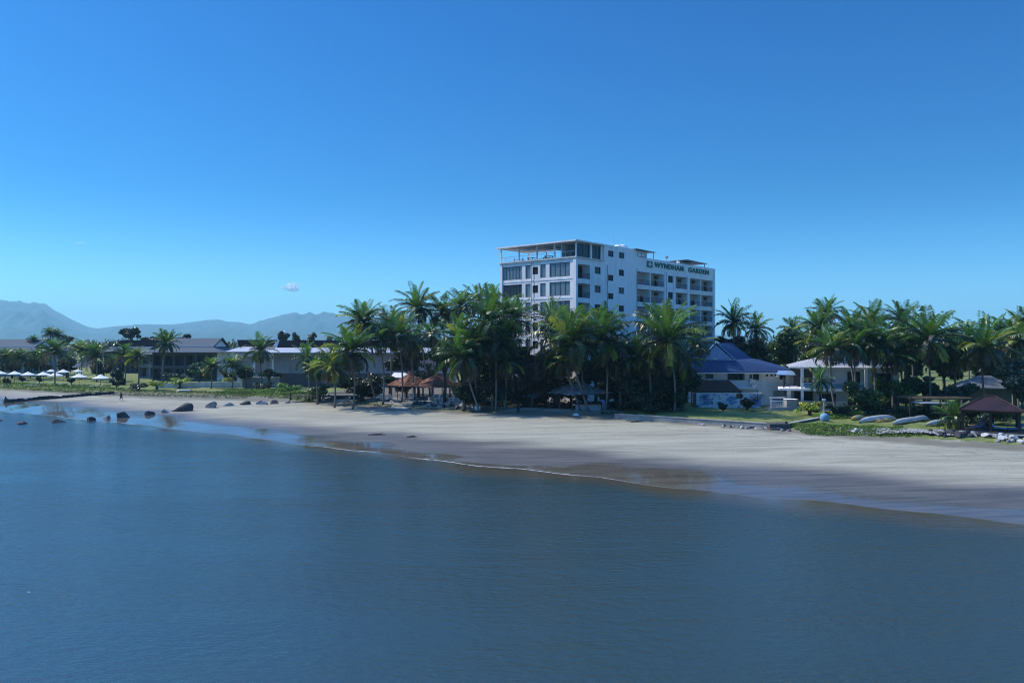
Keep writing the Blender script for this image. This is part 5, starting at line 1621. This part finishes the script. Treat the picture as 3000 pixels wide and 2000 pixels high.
def riprap(label, group, pts, n, wd, smin, smax, mts, seed, hump=.5, name="rock"):
    r = random.Random(seed); tot = sum(math.dist(a, b) for a, b in zip(pts[:-1], pts[1:]))
    for a, b in zip(pts[:-1], pts[1:]):
        for i in range(max(1, int(n * math.dist(a, b) / tot))):
            s = r.random(); v = r.uniform(-.5, .5); x = a[0] + (b[0] - a[0]) * s; y = a[1] + (b[1] - a[1]) * s + v * wd
            q = r.uniform(smin, smax); mt_ = r.choice(mts); o = link(RKM[(mt_, r.randrange(5))], name)
            o.location = (x, y, g(x, y) + q * .15 + hump * max(0, v + .3)); o.scale = (q, q, q); o.rotation_euler = (r.uniform(-.5, .5), r.uniform(-.5, .5), r.uniform(0, 6.28))
            tag(o, ("larger " if q > (smin + smax) / 2 else "smaller ") + {"rock": "dark ", "rockg": "grey ", "rockw": "pale "}[mt_] + label, "rock", group)


riprap("rock of the stone bank left of the boat ramp, below the white chairs", "rocks of the bank left of the ramp", [(-25.5, 134.6), (-18.8, 129.6)], 34, 2.0, .3, .6, ['rock', 'rockg', 'rockg'], 1, .12)
riprap("rock in the short bank under the left palms", "rocks of the bank under the left palms", [(-40, 142), (-32, 139.5), (-26.5, 136)], 38, 1.8, .28, .6, ['rockg', 'rock', 'rockg'], 2, .25)
riprap("rock of the stone bank below the right hut's white chairs", "rocks of the bank right of the ramp", [(-16.2, 126.5), (-10, 122.9), (-5.0, 120.4)], 42, 2.4, .35, .75, ['rockg', 'rockg', 'rock'], 3, .15)
riprap("rock of the riprap under the gazebo's sea wall", "pale rocks below the sea wall", [(51, 81.6), (58, 78.2), (66, 74.3)], 62, 1.8, .22, .5, ['rockw', 'rockw', 'rockg'], 4, .25)
riprap("rock heaped left of the gazebo's sea wall", "dark rocks left of the sea wall", [(46.8, 84.6), (51.2, 82.8)], 30, 2.2, .3, .6, ['rock', 'rock', 'rockg'], 5, .35)
riprap("rock fragment on the sand below the lawn wall and outfall", "rubble below the lawn wall", [(24.5, 100.0), (31.5, 94.2), (35.5, 92.6)], 34, 1.6, .12, .34, ['rockg', 'rock', 'rockw'], 6, .05)
riprap("stone at the grassy bank's foot between the outfall and the pebbles", "stones at the foot of the grassy bank", [(37.5, 91.5), (44, 86.6)], 22, 1.4, .14, .36, ['rockg', 'rockw'], 7, .15)

r = random.Random(12); mb = MB()
for i in range(2600):
    s = r.random(); x = 40.5 + 8 * s + r.gauss(0, .4); y = 89.2 - 4.8 * s + r.uniform(-1.1, 1.3); q = r.uniform(.05, .16); z = g(x, y) + .06 + .25 * max(0, 1 - abs(s - .6) * 2)
    f_ = r.uniform(.5, 1.1); mb.col = (f_, f_, f_); a = r.uniform(0, 6); ca, sa = math.cos(a) * q, math.sin(a) * q
    mb.add([(x + ca, y + sa, z), (x - sa, y + ca, z), (x - ca, y - sa, z), (x + sa, y - ca, z), (x, y, z + q * .8), ], [(0, 1, 4), (1, 2, 4), (2, 3, 4), (3, 0, 4)])
o = mb.build("pebbles", pbr("pebble", (0.42, 0.41, 0.39), 0.85, 0.2, 3, tinted=True)); tag(o, "pale pebble bank sloping from the canoe lawn to the sand", kind='stuff')

# driftwood and little finds
for i, (lab, px, D, L_) in enumerate((("dark branched driftwood on the open sand, the longer piece", 1105, 95.5, 2.2), ("short dark driftwood stick right of the longer piece", 1207, 93.2, 1.3), ("dark driftwood log on the shaded sand before the trees", 1865, 103.5, 1.8))):
    p = on(px, D); t = thing("driftwood", lab, "driftwood", p, .2 * i); m = MB(); m.tube([(-L_ / 2, 0, .05), (0, .1, .1), (L_ / 2, -.05, .06)], [.05, .09, .03], 6); m.tube([(0, .1, .1), (L_ * .3, .5, .2)], [.06, .02], 5); m.build("stick", M['dwood'], t)
t = thing("cloth_bundle", "white bundle lying on the sand before the beach bar", "bundle", on(1688, 112)); me = rock_mesh(77, .5, .35, .28, 4)
me.materials.append(M['canvas']); link(me, "cloth", t)
t = thing("dinghy", "small overturned white dinghy on the scrub edge below the low wall", "dinghy", on(540, 156), .2)
m = MB(); m.lathe([(0, .55), (.5, .5), (.75, .3), (.8, 0)], 12)
m.v = [(v[0] * 2.1, v[1] * .9, v[2]) for v in m.v]; m.col = (1, 1, 1); m.build("hull", M['hull'], t, True)
t = thing("crate", "white plastic crate on the grass at the foot of the rock bank", "crate", on(1398, 119.5), .2)
m = MB(); m.box(-.45, .45, -.35, .35, 0, .7); m.build("body", M['plastic'], t); m = MB(); m.box(-.48, .48, -.38, .38, .703, .78); m.build("lid", M['blueglass'], t)

# timber decks / old boats under the left palms
t = thing("timber_jetty", "long dark weathered timber platform under the left palms", "platform", (-31, 137, 1.85))
m = wb(t)
for k in range(5): m.box(-41 + .4 * k, -22, 137.2 + k * .5, 137.6 + k * .5, 2.25 + .03 * (k % 2), 2.36 + .03 * (k % 2))
m.build("decking", M['wood'], t)
for x in (-40, -36, -32, -28, -24): block(t, "post", 'dwood', x, x + .2, 137.1, 137.3, 1.6, 3.0 + .3 * ((x // 4) % 2))
block(t, "rail", 'dwood', -40, -24, 137.0, 137.08, 2.85, 2.95)

# ---------------------------------------------------------------- clouds
def cloud(label, px, py, D, w_, h_, n, seed, dens):
    r = random.Random(seed); c_ = W(px, py, D); t = None
    mb = MB(); s = D / F
    import bmesh
    bm = bmesh.new()
    for i in range(n):
        q = r.uniform(-1, 1); bmesh.ops.create_icosphere(bm, subdivisions=2, radius=1, matrix=Matrix.Translation((q * w_ * s * .42, r.uniform(-30, 30), r.uniform(-.3, .3) * h_ * s * (1 - abs(q)))) @ Matrix.Diagonal((w_ * s * r.uniform(.10, .2), w_ * s * .12, h_ * s * r.uniform(.12, .3) * (1.2 - abs(q)), 1)))
    me = bpy.data.meshes.new("cloud"); bm.to_mesh(me); bm.free()
    me.polygons.foreach_set("use_smooth", [True] * len(me.polygons))
    m = bpy.data.materials.new("cloud_vapour"); m.use_nodes = True; tt = m.node_tree
    b = principled(m); b.inputs['Base Color'].default_value = (.9, .9, .92, 1); b.inputs['Roughness'].default_value = 1; b.inputs['Specular IOR Level'].default_value = 0
    lw = tt.nodes.new('ShaderNodeLayerWeight'); lw.inputs[0].default_value = .5
    pos = tt.nodes.new('ShaderNodeTexCoord').outputs['Object']
    nn = noise_(tt, pos, 0.02, 5, .65)
    al = math_(tt, 'MULTIPLY', ramp_(tt, lw.outputs['Facing'], 0.05, 0.85, 1, 0), ramp_(tt, nn, 0.36, 0.66))
    tr_ = tt.nodes.new('ShaderNodeBsdfTranslucent'); tr_.inputs[0].default_value = (1, 1, 1, 1)
    ts_ = tt.nodes.new('ShaderNodeBsdfTransparent'); m1 = tt.nodes.new('ShaderNodeMixShader'); m2 = tt.nodes.new('ShaderNodeMixShader')
    m1.inputs[0].default_value = .65; tt.links.new(b.outputs[0], m1.inputs[1]); tt.links.new(tr_.outputs[0], m1.inputs[2])
    tt.links.new(math_(tt, 'MULTIPLY', al, dens), m2.inputs[0]); tt.links.new(ts_.outputs[0], m2.inputs[1]); tt.links.new(m1.outputs[0], m2.inputs[2])
    tt.links.new(m2.outputs[0], next(n_ for n_ in tt.nodes if n_.type == 'OUTPUT_MATERIAL').inputs['Surface'])
    me.materials.append(m); o = link(me, "cloud"); o.location = c_
    tag(o, label, "cloud"); return o


cloud("small white puff of cloud above the saddle of the mountains", 862, 842, 8200, 74, 44, 16, 11, .95)
cloud("faint tiny wisp of cloud high on the left", 230, 712, 8200, 44, 12, 7, 5, .25)

# ---------------------------------------------------------------- vegetation: palms
# label, heart px, heart py, foot px, distance, spread px, crown, lean
CP = "coconut palms left of the hotel"
for a in [
    ("tall slim palm with its star-shaped crown alone against the sky left of the hotel", 1222, 902, 1262, 140, 60, 'c0', -.6),
    ("tall palm right beside the star-shaped one, crown upright against the sky", 1293, 915, 1300, 142, 58, 'c4', .4),
    ("windswept palm with drooping rounded crown, leftmost of those against the sky", 1065, 946, 1102, 131, 66, 'c2', -1.0),
    ("low palm crown tucked under the windswept one, in front of the pale wall", 1112, 998, 1122, 128, 50, 'c3', .3),
    ("palm with messy brown skirt between the windswept palm and the orange huts", 1166, 985, 1178, 130, 62, 'c3', .2),
    ("second brown-skirted palm hidden right behind the messy one", 1205, 1003, 1215, 134, 52, 'c1', -.2),
    ("full dark palm with upright centre, above the timber platform", 1030, 1032, 1034, 124, 72, 'c2', .3),
    ("young yellow-green palm at the left end of the palm grove", 972, 1075, 980, 127, 64, 'y0', .2),
    ("little yellowish palm low behind the young yellow-green one", 925, 1085, 930, 133, 42, 'y1', 0),
    ("thin palm in the back row behind the tall pair", 1262, 985, 1268, 150, 50, 'c1', .3),
    ("palm with half its crown behind the big central palm, left side", 1352, 898, 1350, 140, 52, 'c3', .2),
    ("palm peeping over the left shoulder of the big palm", 1400, 884, 1395, 144, 48, 'c4', .3),
    ("palm crown touching the hotel's left edge at roof slab height", 1446, 880, 1440, 147, 44, 'c0', -.2),
    ("far small palm just left of the hotel wall", 1320, 930, 1322, 160, 40, 'c1', 0),
    ("biggest palm of the centre with pale trunk, standing left of the hotel corner", 1432, 945, 1443, 119, 84, 'c0', -.3),
    ("palm drooping in front of the hotel's lower left windows", 1497, 938, 1486, 123, 68, 'c2', .4),
    ("bright green palm leaning left below the big palm", 1345, 992, 1392, 120, 62, 'y1', -.8),
    ("palm with silver fronds low to the left of the big palm", 1362, 1050, 1405, 117, 72, 'c1', -.6),
    ("palm right behind the big palm's trunk, mid height", 1470, 1010, 1466, 121, 62, 'c3', .3),
]: palm(*a, group=CP)
for a in [
    ("dark palm crown low left of the pale central trunk", 1392, 1012, 1398, 119.5, 70, 'c2', -.2),
    ("palm crown directly below the biggest palm, hiding its trunk's upper half", 1452, 1005, 1452, 118, 74, 'c4', .1),
    ("drooping dark palm low right of the pale central trunk", 1482, 1060, 1478, 118.5, 66, 'c2', .2),
    ("dark back row palm filling the gap right of the windswept palm", 1140, 955, 1146, 146, 52, 'c2', .1),
    ("small green palm at the far left fringe of the grove", 900, 1050, 905, 139, 42, 'g0', .1),
]: palm(*a, group=CP)
CP = "coconut palms in front of the hotel"
for a in [
    ("palm with a brown hanging skirt centred before the hotel's sea side", 1619, 950, 1622, 121, 62, 'c0', .1),
    ("bright green palm left of the beach bar pair, yellow lower fronds", 1672, 1008, 1724, 113.5, 92, 'y0', -.7),
    ("palm with upright green top, right of the bar pair's bright one", 1765, 1000, 1773, 113.8, 88, 'c2', .5),
    ("upper crown between the two beach bar palms", 1700, 965, 1716, 117, 62, 'y1', -.3),
    ("dark palm crown rising above the right beach bar palm", 1768, 958, 1778, 117.5, 58, 'c4', .2),
    ("large palm with wide open crown before the hotel's balconies", 1955, 1002, 1976, 111, 100, 'c2', .4),
    ("upright green palm top behind the wide open crown", 1938, 955, 1950, 116, 66, 'c4', .1),
    ("small palm with yellow fronds low between the bar and the wide palm", 1880, 1062, 1885, 114, 46, 'y0', 0),
    ("small dark palm peeking left of the wide palm", 1862, 1012, 1866, 120, 34, 'c1', 0),
    ("lower crown right of the bar pair, dark drooping fronds", 1812, 1050, 1816, 114.5, 66, 'c2', .2),
    ("dark palm crown under the wide open palm's left fronds", 1905, 1058, 1910, 113, 62, 'c2', -.1),
    ("dark palm crown under the wide open palm's right fronds", 2000, 1062, 2004, 112.5, 62, 'c4', .1),
    ("low yellow-fringed crown left under the bright bar palm", 1655, 1062, 1700, 114.2, 62, 'y0', -.4),
    ("brownish palm crown behind the wide palm's right fronds", 2040, 1010, 2035, 120, 48, 'c3', .2),
]: palm(*a, group=CP)
CP = "coconut palms on the right"
for a in [
    ("palm against the sky just right of the hotel's end wall", 2150, 946, 2160, 152, 52, 'c0', -.3),
    ("smaller palm against the sky right of the first, thin bare trunk", 2216, 966, 2220, 152, 44, 'c4', .2),
    ("palm emerging from the green hump of trees above the blue roof's right end", 2325, 968, 2330, 140, 42, 'c4', 0),
    ("tallest palm on the right, small crown highest against the sky", 2424, 918, 2432, 132, 48, 'c1', -.2),
    ("palm with broad crown below the tallest one", 2402, 968, 2425, 119, 58, 'c2', -.4),
    ("leaning palm in front of the white villa, dark bent trunk", 2440, 1022, 2453, 107, 62, 'c0', -.6),
    ("palm above the villa's pale roof, left of the twin trunks", 2490, 968, 2516, 112, 60, 'c4', -.4),
    ("tall palm with spiky top over the twin trunks", 2553, 948, 2558, 114, 64, 'c0', .2),
    ("left one of the twin trunks with drooping crown before the villa", 2505, 1018, 2520, 108, 60, 'c3', -.3),
    ("right one of the twin trunks with dark hanging crown", 2560, 1008, 2562, 108.5, 70, 'c2', .2),
    ("palm in the back row between the twin trunks and the broad right palm", 2640, 942, 2642, 127, 56, 'c1', .1),
    ("second back row palm just left of the broad right palm", 2672, 975, 2676, 122, 52, 'c3', .1),
    ("broad palm with full crown and dark straight trunk behind the canoes", 2719, 998, 2725, 107, 86, 'c2', .2),
    ("feathery palm leaning left in the gap before the last big palm", 2790, 1005, 2800, 124, 46, 'c0', .2),
    ("big silver-leaved palm behind the gazebo", 2880, 1022, 2894, 104, 92, 'c0', -.3),
    ("low hanging palm before the villa's right windows", 2612, 1045, 2616, 108, 66, 'c2', .1),
    ("palm over the villa's roof end, right of the twin trunks", 2650, 1020, 2654, 110, 62, 'c0', .1),
    ("dark palm between the broad palm and the silver-leaved one", 2800, 1050, 2806, 108, 62, 'c2', -.1),
    ("back palm behind the silver-leaved one, upper right", 2930, 985, 2934, 120, 54, 'c4', .1),
    ("palm filling the view between villa and blue roof, behind both", 2375, 1000, 2378, 133, 46, 'c2', .1),
    ("palm cut by the right edge of the photo, high crown", 2994, 958, 2996, 118, 50, 'c4', 0),
    ("dense palm at the right edge below the high crown", 2975, 1003, 2985, 112, 70, 'c2', 0),
    ("small palm behind the gap above the grey bungalow roof", 2838, 985, 2842, 135, 40, 'c1', 0),
]: palm(*a, group=CP)
palm("short dark palm with spiky top before the white villa", 2403, 1118, 2414, 104.5, 42, 'g0', 0, .10, group="young palms on the right", nuts=False)
palm("little bright green palm beside the gazebo's left post", 2797, 1225, 2806, 88.5, 46, 'y1', 0, .12, group="young palms on the right", nuts=False)
CP = "date palms on the left lawn"
for a in [
    ("large far palm pair, left crown, against the mountain", 146, 980, 150, 236, 24, 'd0', 0), ("large far palm pair, right crown, against the mountain", 166, 985, 168, 238, 24, 'd0', 0),
    ("small dark palm beside the left block's gable", 98, 998, 99, 232, 17, 'd0', 0), ("tiny far palm right of the large pair", 193, 990, 193, 250, 12, 'd0', 0),
    ("lone date palm with dark trunk on the green bank", 158, 1038, 160, 176, 44, 'd0', 0), ("date palm behind the lone one, right of the pale hut", 236, 1028, 238, 205, 34, 'd1', 0),
    ("round green date palm between the two rightmost sunshades", 282, 1048, 283, 195, 42, 'd0', 0), ("tall date palm with brown heart right of the sunshades", 366, 1043, 366, 190, 36, 'd0', 0),
    ("bright green date palm right of the sunshades", 405, 1056, 406, 186, 36, 'd1', 0), ("date palm low behind the second sunshade", 61, 1056, 61, 204, 34, 'd0', 0),
    ("dark date palm behind the fourth sunshade", 113, 1052, 113, 208, 36, 'd0', 0), ("date palm at the left edge of the photo", 14, 1050, 14, 206, 34, 'd0', 0),
    ("shaggy date palm between the lone palm and the pale hut", 200, 1056, 200, 214, 26, 'd1', 0), ("hidden date palm behind the rightmost sunshade", 330, 1062, 330, 200, 26, 'd0', 0),
    ("small date palm in the dark gap left of the lone palm", 88, 1062, 88, 212, 26, 'd0', 0)]:
    palm(*a, tr=.20, name="date_palm", group=CP, nuts=False, cat="date palm")
CP = "young date palms by the low white wall"
palm("young date palm with yellow-green skirt left in front of the low white wall", 619, 1078, 619, 169, 32, 'd1', 0, .18, "date_palm", CP, False, "date palm")
palm("young date palm right in front of the low white wall's middle", 681, 1074, 681, 169, 33, 'd1', 0, .18, "date_palm", CP, False, "date palm")
palm("tall palm with pale curved trunk before the balcony block", 488, 1008, 478, 184, 40, 'c3', -.5, .2, "palm_tree", "palms before the resort blocks", False)
palm("palm with yellow hanging skirt before the porch wing", 762, 1028, 770, 168, 42, 'c0', -.3, .2, "palm_tree", "palms before the resort blocks", False)
palm("dark little palm right of the young date palms", 722, 1092, 720, 168, 24, 'd0', 0, .15, "date_palm", CP, False, "date palm")

# ---------------------------------------------------------------- vegetation: trees
for lab, x0, x1, y0, y1, D, cols, n, s in [
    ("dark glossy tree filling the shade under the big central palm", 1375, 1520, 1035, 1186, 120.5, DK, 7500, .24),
    ("reddish-leaved sea almond tree below the hotel's lower left windows", 1470, 1645, 1015, 1182, 120, RD, 9000, .25),
    ("dark tree between the almond tree and the beach bar palms", 1550, 1710, 1045, 1160, 119.5, RD, 3600, .25),
    ("low dark tree left under the big palm, over the dark shelter", 1340, 1420, 1080, 1155, 125, DK, 2600, .22),
    ("green leafy tree left of the big palm over the orange roofs", 1245, 1360, 1010, 1095, 128, GR, 3200, .24),
    ("wide dark tree right of the beach bar, densest in the middle", 1780, 1930, 1045, 1194, 115, DK, 6400, .24),
    ("tall tree with pale speckled leaves behind the beach bar's right palm", 1800, 1910, 1005, 1085, 121, RD, 3600, .24),
    ("dark round tree between the wide palm and the blue roof", 1900, 2048, 1050, 1192, 114, DK, 6400, .24),
    ("dark tree under the wide open palm crown", 1860, 1990, 1040, 1130, 118, DK, 3600, .24),
    ("bare-stemmed dark tree right of the bar, lower fringe", 1820, 1960, 1130, 1205, 112.5, DK, 2400, .2),
    ("rounded green tree behind the blue roof's left slope", 2092, 2180, 985, 1030, 160, DK, 2200, .3),
    ("dark tree group behind the blue roof under the two sky palms", 2130, 2262, 992, 1075, 148, DK, 4800, .28),
    ("green humped tree rising right of the blue roof", 2240, 2370, 966, 1075, 142, GR, 6000, .28),
    ("tree behind the villa roof, left part", 2350, 2470, 985, 1070, 136, GR, 4600, .27),
    ("tree behind the villa roof, right part", 2450, 2620, 985, 1080, 134, DK, 5200, .27),
    ("green tree between the villa and the broad right palm", 2600, 2720, 990, 1120, 126, GR, 5200, .26),
    ("tree behind the broad right palm's crown", 2690, 2840, 995, 1120, 128, DK, 5200, .27),
    ("tree filling the gap behind the last big palm", 2820, 3030, 985, 1130, 126, DK, 6400, .27),
    ("dense dark tree at the right edge above the gazebo", 2905, 3040, 1040, 1180, 101, BLU, 6400, .22),
    ("light green tree between the villa and the canoes", 2565, 2690, 1095, 1190, 109, GR, 5200, .20),
    ("leafy shrubby tree below the villa's right balcony", 2478, 2600, 1110, 1215, 106.5, GR, 4200, .19),
    ("tree with blue-green leaves left of the pergola", 2655, 2760, 1100, 1165, 110, BLU, 3200, .20),
    ("tree behind the pergola's right end", 2750, 2860, 1115, 1185, 106, BLU, 3400, .19),
    ("bushy tree right behind the gazebo posts", 2835, 2960, 1160, 1250, 95, GR, 3000, .16),
    ("leafy shrub tree between the little palm and the gazebo", 2800, 2858, 1180, 1250, 91, BLU, 1800, .13),
    ("green tree at the left foot of the palm grove", 895, 960, 1020, 1120, 140, GR, 3000, .24),
    ("tree in the shade behind the timber platform", 985, 1130, 1085, 1160, 134, DK, 3600, .22),
    ("green shrubby tree before the pale wall left of the orange huts", 1110, 1170, 1095, 1130, 141, GR, 1600, .2),
    ("dark broad tree behind the palm grove over the hall roof", 1120, 1260, 1005, 1085, 150, DK, 3600, .26),
    ("spreading dark tree among the flat crowned ones by the hall", 745, 830, 1082, 1105, 165, DK, 1600, .24),
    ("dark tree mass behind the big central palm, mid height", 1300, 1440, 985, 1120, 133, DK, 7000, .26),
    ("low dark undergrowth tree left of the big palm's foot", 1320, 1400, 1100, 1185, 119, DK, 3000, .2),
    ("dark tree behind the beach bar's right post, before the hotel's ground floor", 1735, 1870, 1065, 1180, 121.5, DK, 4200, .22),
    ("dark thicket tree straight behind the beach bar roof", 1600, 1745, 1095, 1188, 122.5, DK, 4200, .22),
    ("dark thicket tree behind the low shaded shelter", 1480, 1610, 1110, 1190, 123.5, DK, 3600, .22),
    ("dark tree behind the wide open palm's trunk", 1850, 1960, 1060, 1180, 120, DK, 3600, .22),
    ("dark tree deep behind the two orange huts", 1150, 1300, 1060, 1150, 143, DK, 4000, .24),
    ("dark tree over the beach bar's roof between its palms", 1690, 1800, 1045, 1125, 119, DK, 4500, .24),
    ("dark tree behind the date palms at the left edge", 0, 70, 1045, 1092, 215, DK, 1600, .34),
    ("dark tree behind the date palms left of the lone palm", 70, 150, 1045, 1092, 214, DK, 1800, .34),
    ("dark tree behind the date palms right of the lone palm", 165, 225, 1050, 1092, 216, DK, 1400, .34),
    ("dark tree behind the rightmost sunshade's palms", 260, 345, 1055, 1096, 210, DK, 1600, .34),
    ("dark leafy tree at the hall's left corner", 690, 750, 1078, 1115, 170, DK, 1500, .24),
    ("grey-green bushy tree left of the young date palms", 545, 620, 1058, 1112, 178, GR, 2600, .24),
    ("green bushy tree between the two young date palms", 640, 700, 1080, 1120, 176, GR, 1500, .22),
    ("dark tree with pale blossom right of the rightmost sunshade", 325, 372, 1072, 1130, 182, DK, 1500, .25),
]: tree(lab, x0, x1, y0, y1, D, cols, n, s)
FT = "far trees along the skyline behind the resort"
for lab, x0, x1, y0, y1, D, cols, n, s in [
    ("umbrella-shaped far tree with broad layered crown on the skyline", 352, 413, 955, 1000, 300, DK, 1500, .5),
    ("tall feathery far tree right of the umbrella-shaped one", 464, 508, 962, 1010, 290, DK, 1200, .5),
    ("low far tree just right of the feathery one", 498, 530, 985, 1010, 288, DK, 600, .5),
    ("round far tree over the grey tiled roof's left end", 533, 556, 979, 1000, 300, DK, 500, .5),
    ("far tree between the umbrella tree and the feathery tree", 415, 460, 985, 1008, 310, DK, 700, .5),
    ("far tree behind the left block's ridge", 66, 96, 990, 1010, 320, DK, 500, .5),
    ("far bushy tree right of the large palm pair", 170, 215, 985, 1012, 310, DK, 800, .5),
    ("dark far tree group in front of the white dome, left one", 818, 846, 968, 1008, 300, DK, 900, .5),
    ("conical far tree right of the white dome", 858, 880, 973, 1008, 305, DK, 500, .5),
    ("far tree with round head above the dark roof end", 900, 926, 972, 1010, 300, DK, 600, .5),
    ("far tree left of the windswept palm", 955, 975, 984, 1010, 300, DK, 400, .5),
    ("far tree touching the windswept palm's fronds", 988, 1010, 984, 1010, 300, DK, 400, .5)]:
    tree(lab, x0, x1, y0, y1, D, cols, n, s, group=FT, depth=4)

for lab, x0, x1, y0, y1, D, cols, n, s in [
    ("bright yellow-green hedge clump at the left, lower one", 425, 492, 1112, 1135, 163, YG, 900, .16), ("bright yellow-green hedge clump right of the curved palm trunk", 490, 562, 1106, 1126, 168, YG, 900, .16),
    ("yellow-green bush between the young date palms", 648, 696, 1102, 1122, 173, YG, 500, .16),
    ("dark clipped shrub on the left lawn between the sunshades", 194, 224, 1105, 1125, 175, RD, 700, .16), ("dark clipped shrub left of the loungers", 54, 78, 1100, 1120, 178, RD, 600, .16), ("dark clipped shrub under the fourth sunshade", 104, 126, 1100, 1120, 178, RD, 600, .16),
    ("dark seats-like shrub at the left edge", 4, 32, 1100, 1122, 180, RD, 600, .16), ("dark round shrub right of the rightmost sunshade", 318, 362, 1112, 1134, 170, DK, 900, .16),
    ("low dark shrub below the hedge clumps", 372, 440, 1122, 1140, 160, DK, 700, .16), ("grey-green shrub before the dark balconies", 470, 560, 1088, 1112, 185, BLU, 1000, .18),
    ("yellowish croton bush in front of the villa plinth", 2322, 2420, 1172, 1212, 107, YG, 1500, .13), ("dark bush right of the croton bush", 2410, 2500, 1180, 1222, 104, DK, 1300, .13),
    ("dark leafy shrub in front of the mural wall's middle", 2095, 2140, 1178, 1206, 113, DK, 900, .12), ("tall leafy shrub in front of the mural wall's right end", 2150, 2225, 1152, 1206, 114, DK, 1500, .13),
    ("green bush low behind the timber platform's left end", 895, 975, 1120, 1158, 137, GR, 1600, .15), ("green bush between platform and hall wall", 1010, 1110, 1128, 1165, 136, DK, 1400, .15),
    ("scrubby green bush right of the garden wall", 800, 890, 1120, 1158, 150, BR, 1600, .16), ("dark shrub below the hall's lower wall", 735, 810, 1118, 1140, 160, DK, 900, .16),
    ("flowering bush behind the gazebo's left post", 2850, 2900, 1200, 1256, 92.5, BLU, 900, .12), ("small bush by the beach bar's right post", 1800, 1840, 1178, 1206, 113, DK, 500, .12),
    ("leafy shrub behind the leftmost canoe", 2480, 2530, 1196, 1222, 103, BR, 900, .12)]:
    bush(lab, x0, x1, y0, y1, D, cols, n, s)

# ---------------------------------------------------------------- ground covers and far wood
bl = lambda X, o=0: float(np.interp(X, BGX, BGY)) + o
ground_cover("ground_cover", "creeping green plants along the top of the left beach", [(-128, bl(-128, 3)), (-112, bl(-112, 3)), (-95, bl(-95, 3)), (-84, bl(-84, 3))], 8.5, .9, 9000, .16, BR + GR, 1)
ground_cover("ground_cover", "dry scrub and low weeds below the low white wall", [(-84, bl(-84, 2)), (-74, bl(-74, 2.5)), (-60, bl(-60, 3)), (-50, bl(-50, 3))], 7, .6, 5200, .13, GR + [(0.09, 0.085, 0.04)], 2)
ground_cover("ground_cover", "lush green creeper at the left end of the palm grove", [(-58, bl(-58, 6)), (-50, bl(-50, 6)), (-42, bl(-42, 5)), (-36, bl(-36, 3))], 9, 1.1, 7500, .15, BR + GR, 3)
ground_cover("ground_cover", "thick green creeper on the bank right of the outfall", [(34.6, 92.4), (38, 91.5), (42, 89.5), (45.5, 87.5)], 6.5, .55, 7500, .11, BR + GR, 4)
ground_cover("ground_cover", "green leafy plants behind the leftmost canoe", [(41, 103), (45.5, 103.5)], 3, .7, 1600, .13, BR, 5)
ground_cover("ground_cover", "weeds along the shaded sand in front of the dark trees", [(13, bl(13, 1.6)), (18, bl(18, 1.8))], 1.6, .25, 700, .10, GR, 6)
ground_cover("ground_cover", "green weeds at the foot of the stone banks below the huts", [(-27, bl(-27, 1.5)), (-20, bl(-20, .5)), (-10, bl(-10, -.3)), (-3, bl(-3, 0))], 2.2, .22, 1500, .10, GR, 7)
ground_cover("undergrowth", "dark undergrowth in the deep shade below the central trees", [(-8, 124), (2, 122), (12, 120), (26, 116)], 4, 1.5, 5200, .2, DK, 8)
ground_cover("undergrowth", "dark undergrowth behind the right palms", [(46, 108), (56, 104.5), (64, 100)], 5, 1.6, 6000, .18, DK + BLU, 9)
r = random.Random(9); mb = MB()
for i in range(230):
    px = r.uniform(-300, 3300); D = r.uniform(300, 520) if px < 1300 or px > 3300 else r.uniform(190, 330)
    p = on(px, D); top = W(px, 1000 - r.uniform(-3, 9), D).z if px < 1300 else W(px, 1000 - r.uniform(-2, 14), D).z
    hh = top - 1.8; rx = r.uniform(4, 8)
    leafy(mb, [(p.x, D, 1.8 + hh * .62, rx, 4, hh * .40), (p.x + r.uniform(-3, 3), D, 1.8 + hh * .75, rx * .6, 3, hh * .25)], 230, .7, DK, i)
o = mb.build("far_wood", M['leaf']); tag(o, "dark far wood along the skyline behind the resort and houses", kind='stuff')
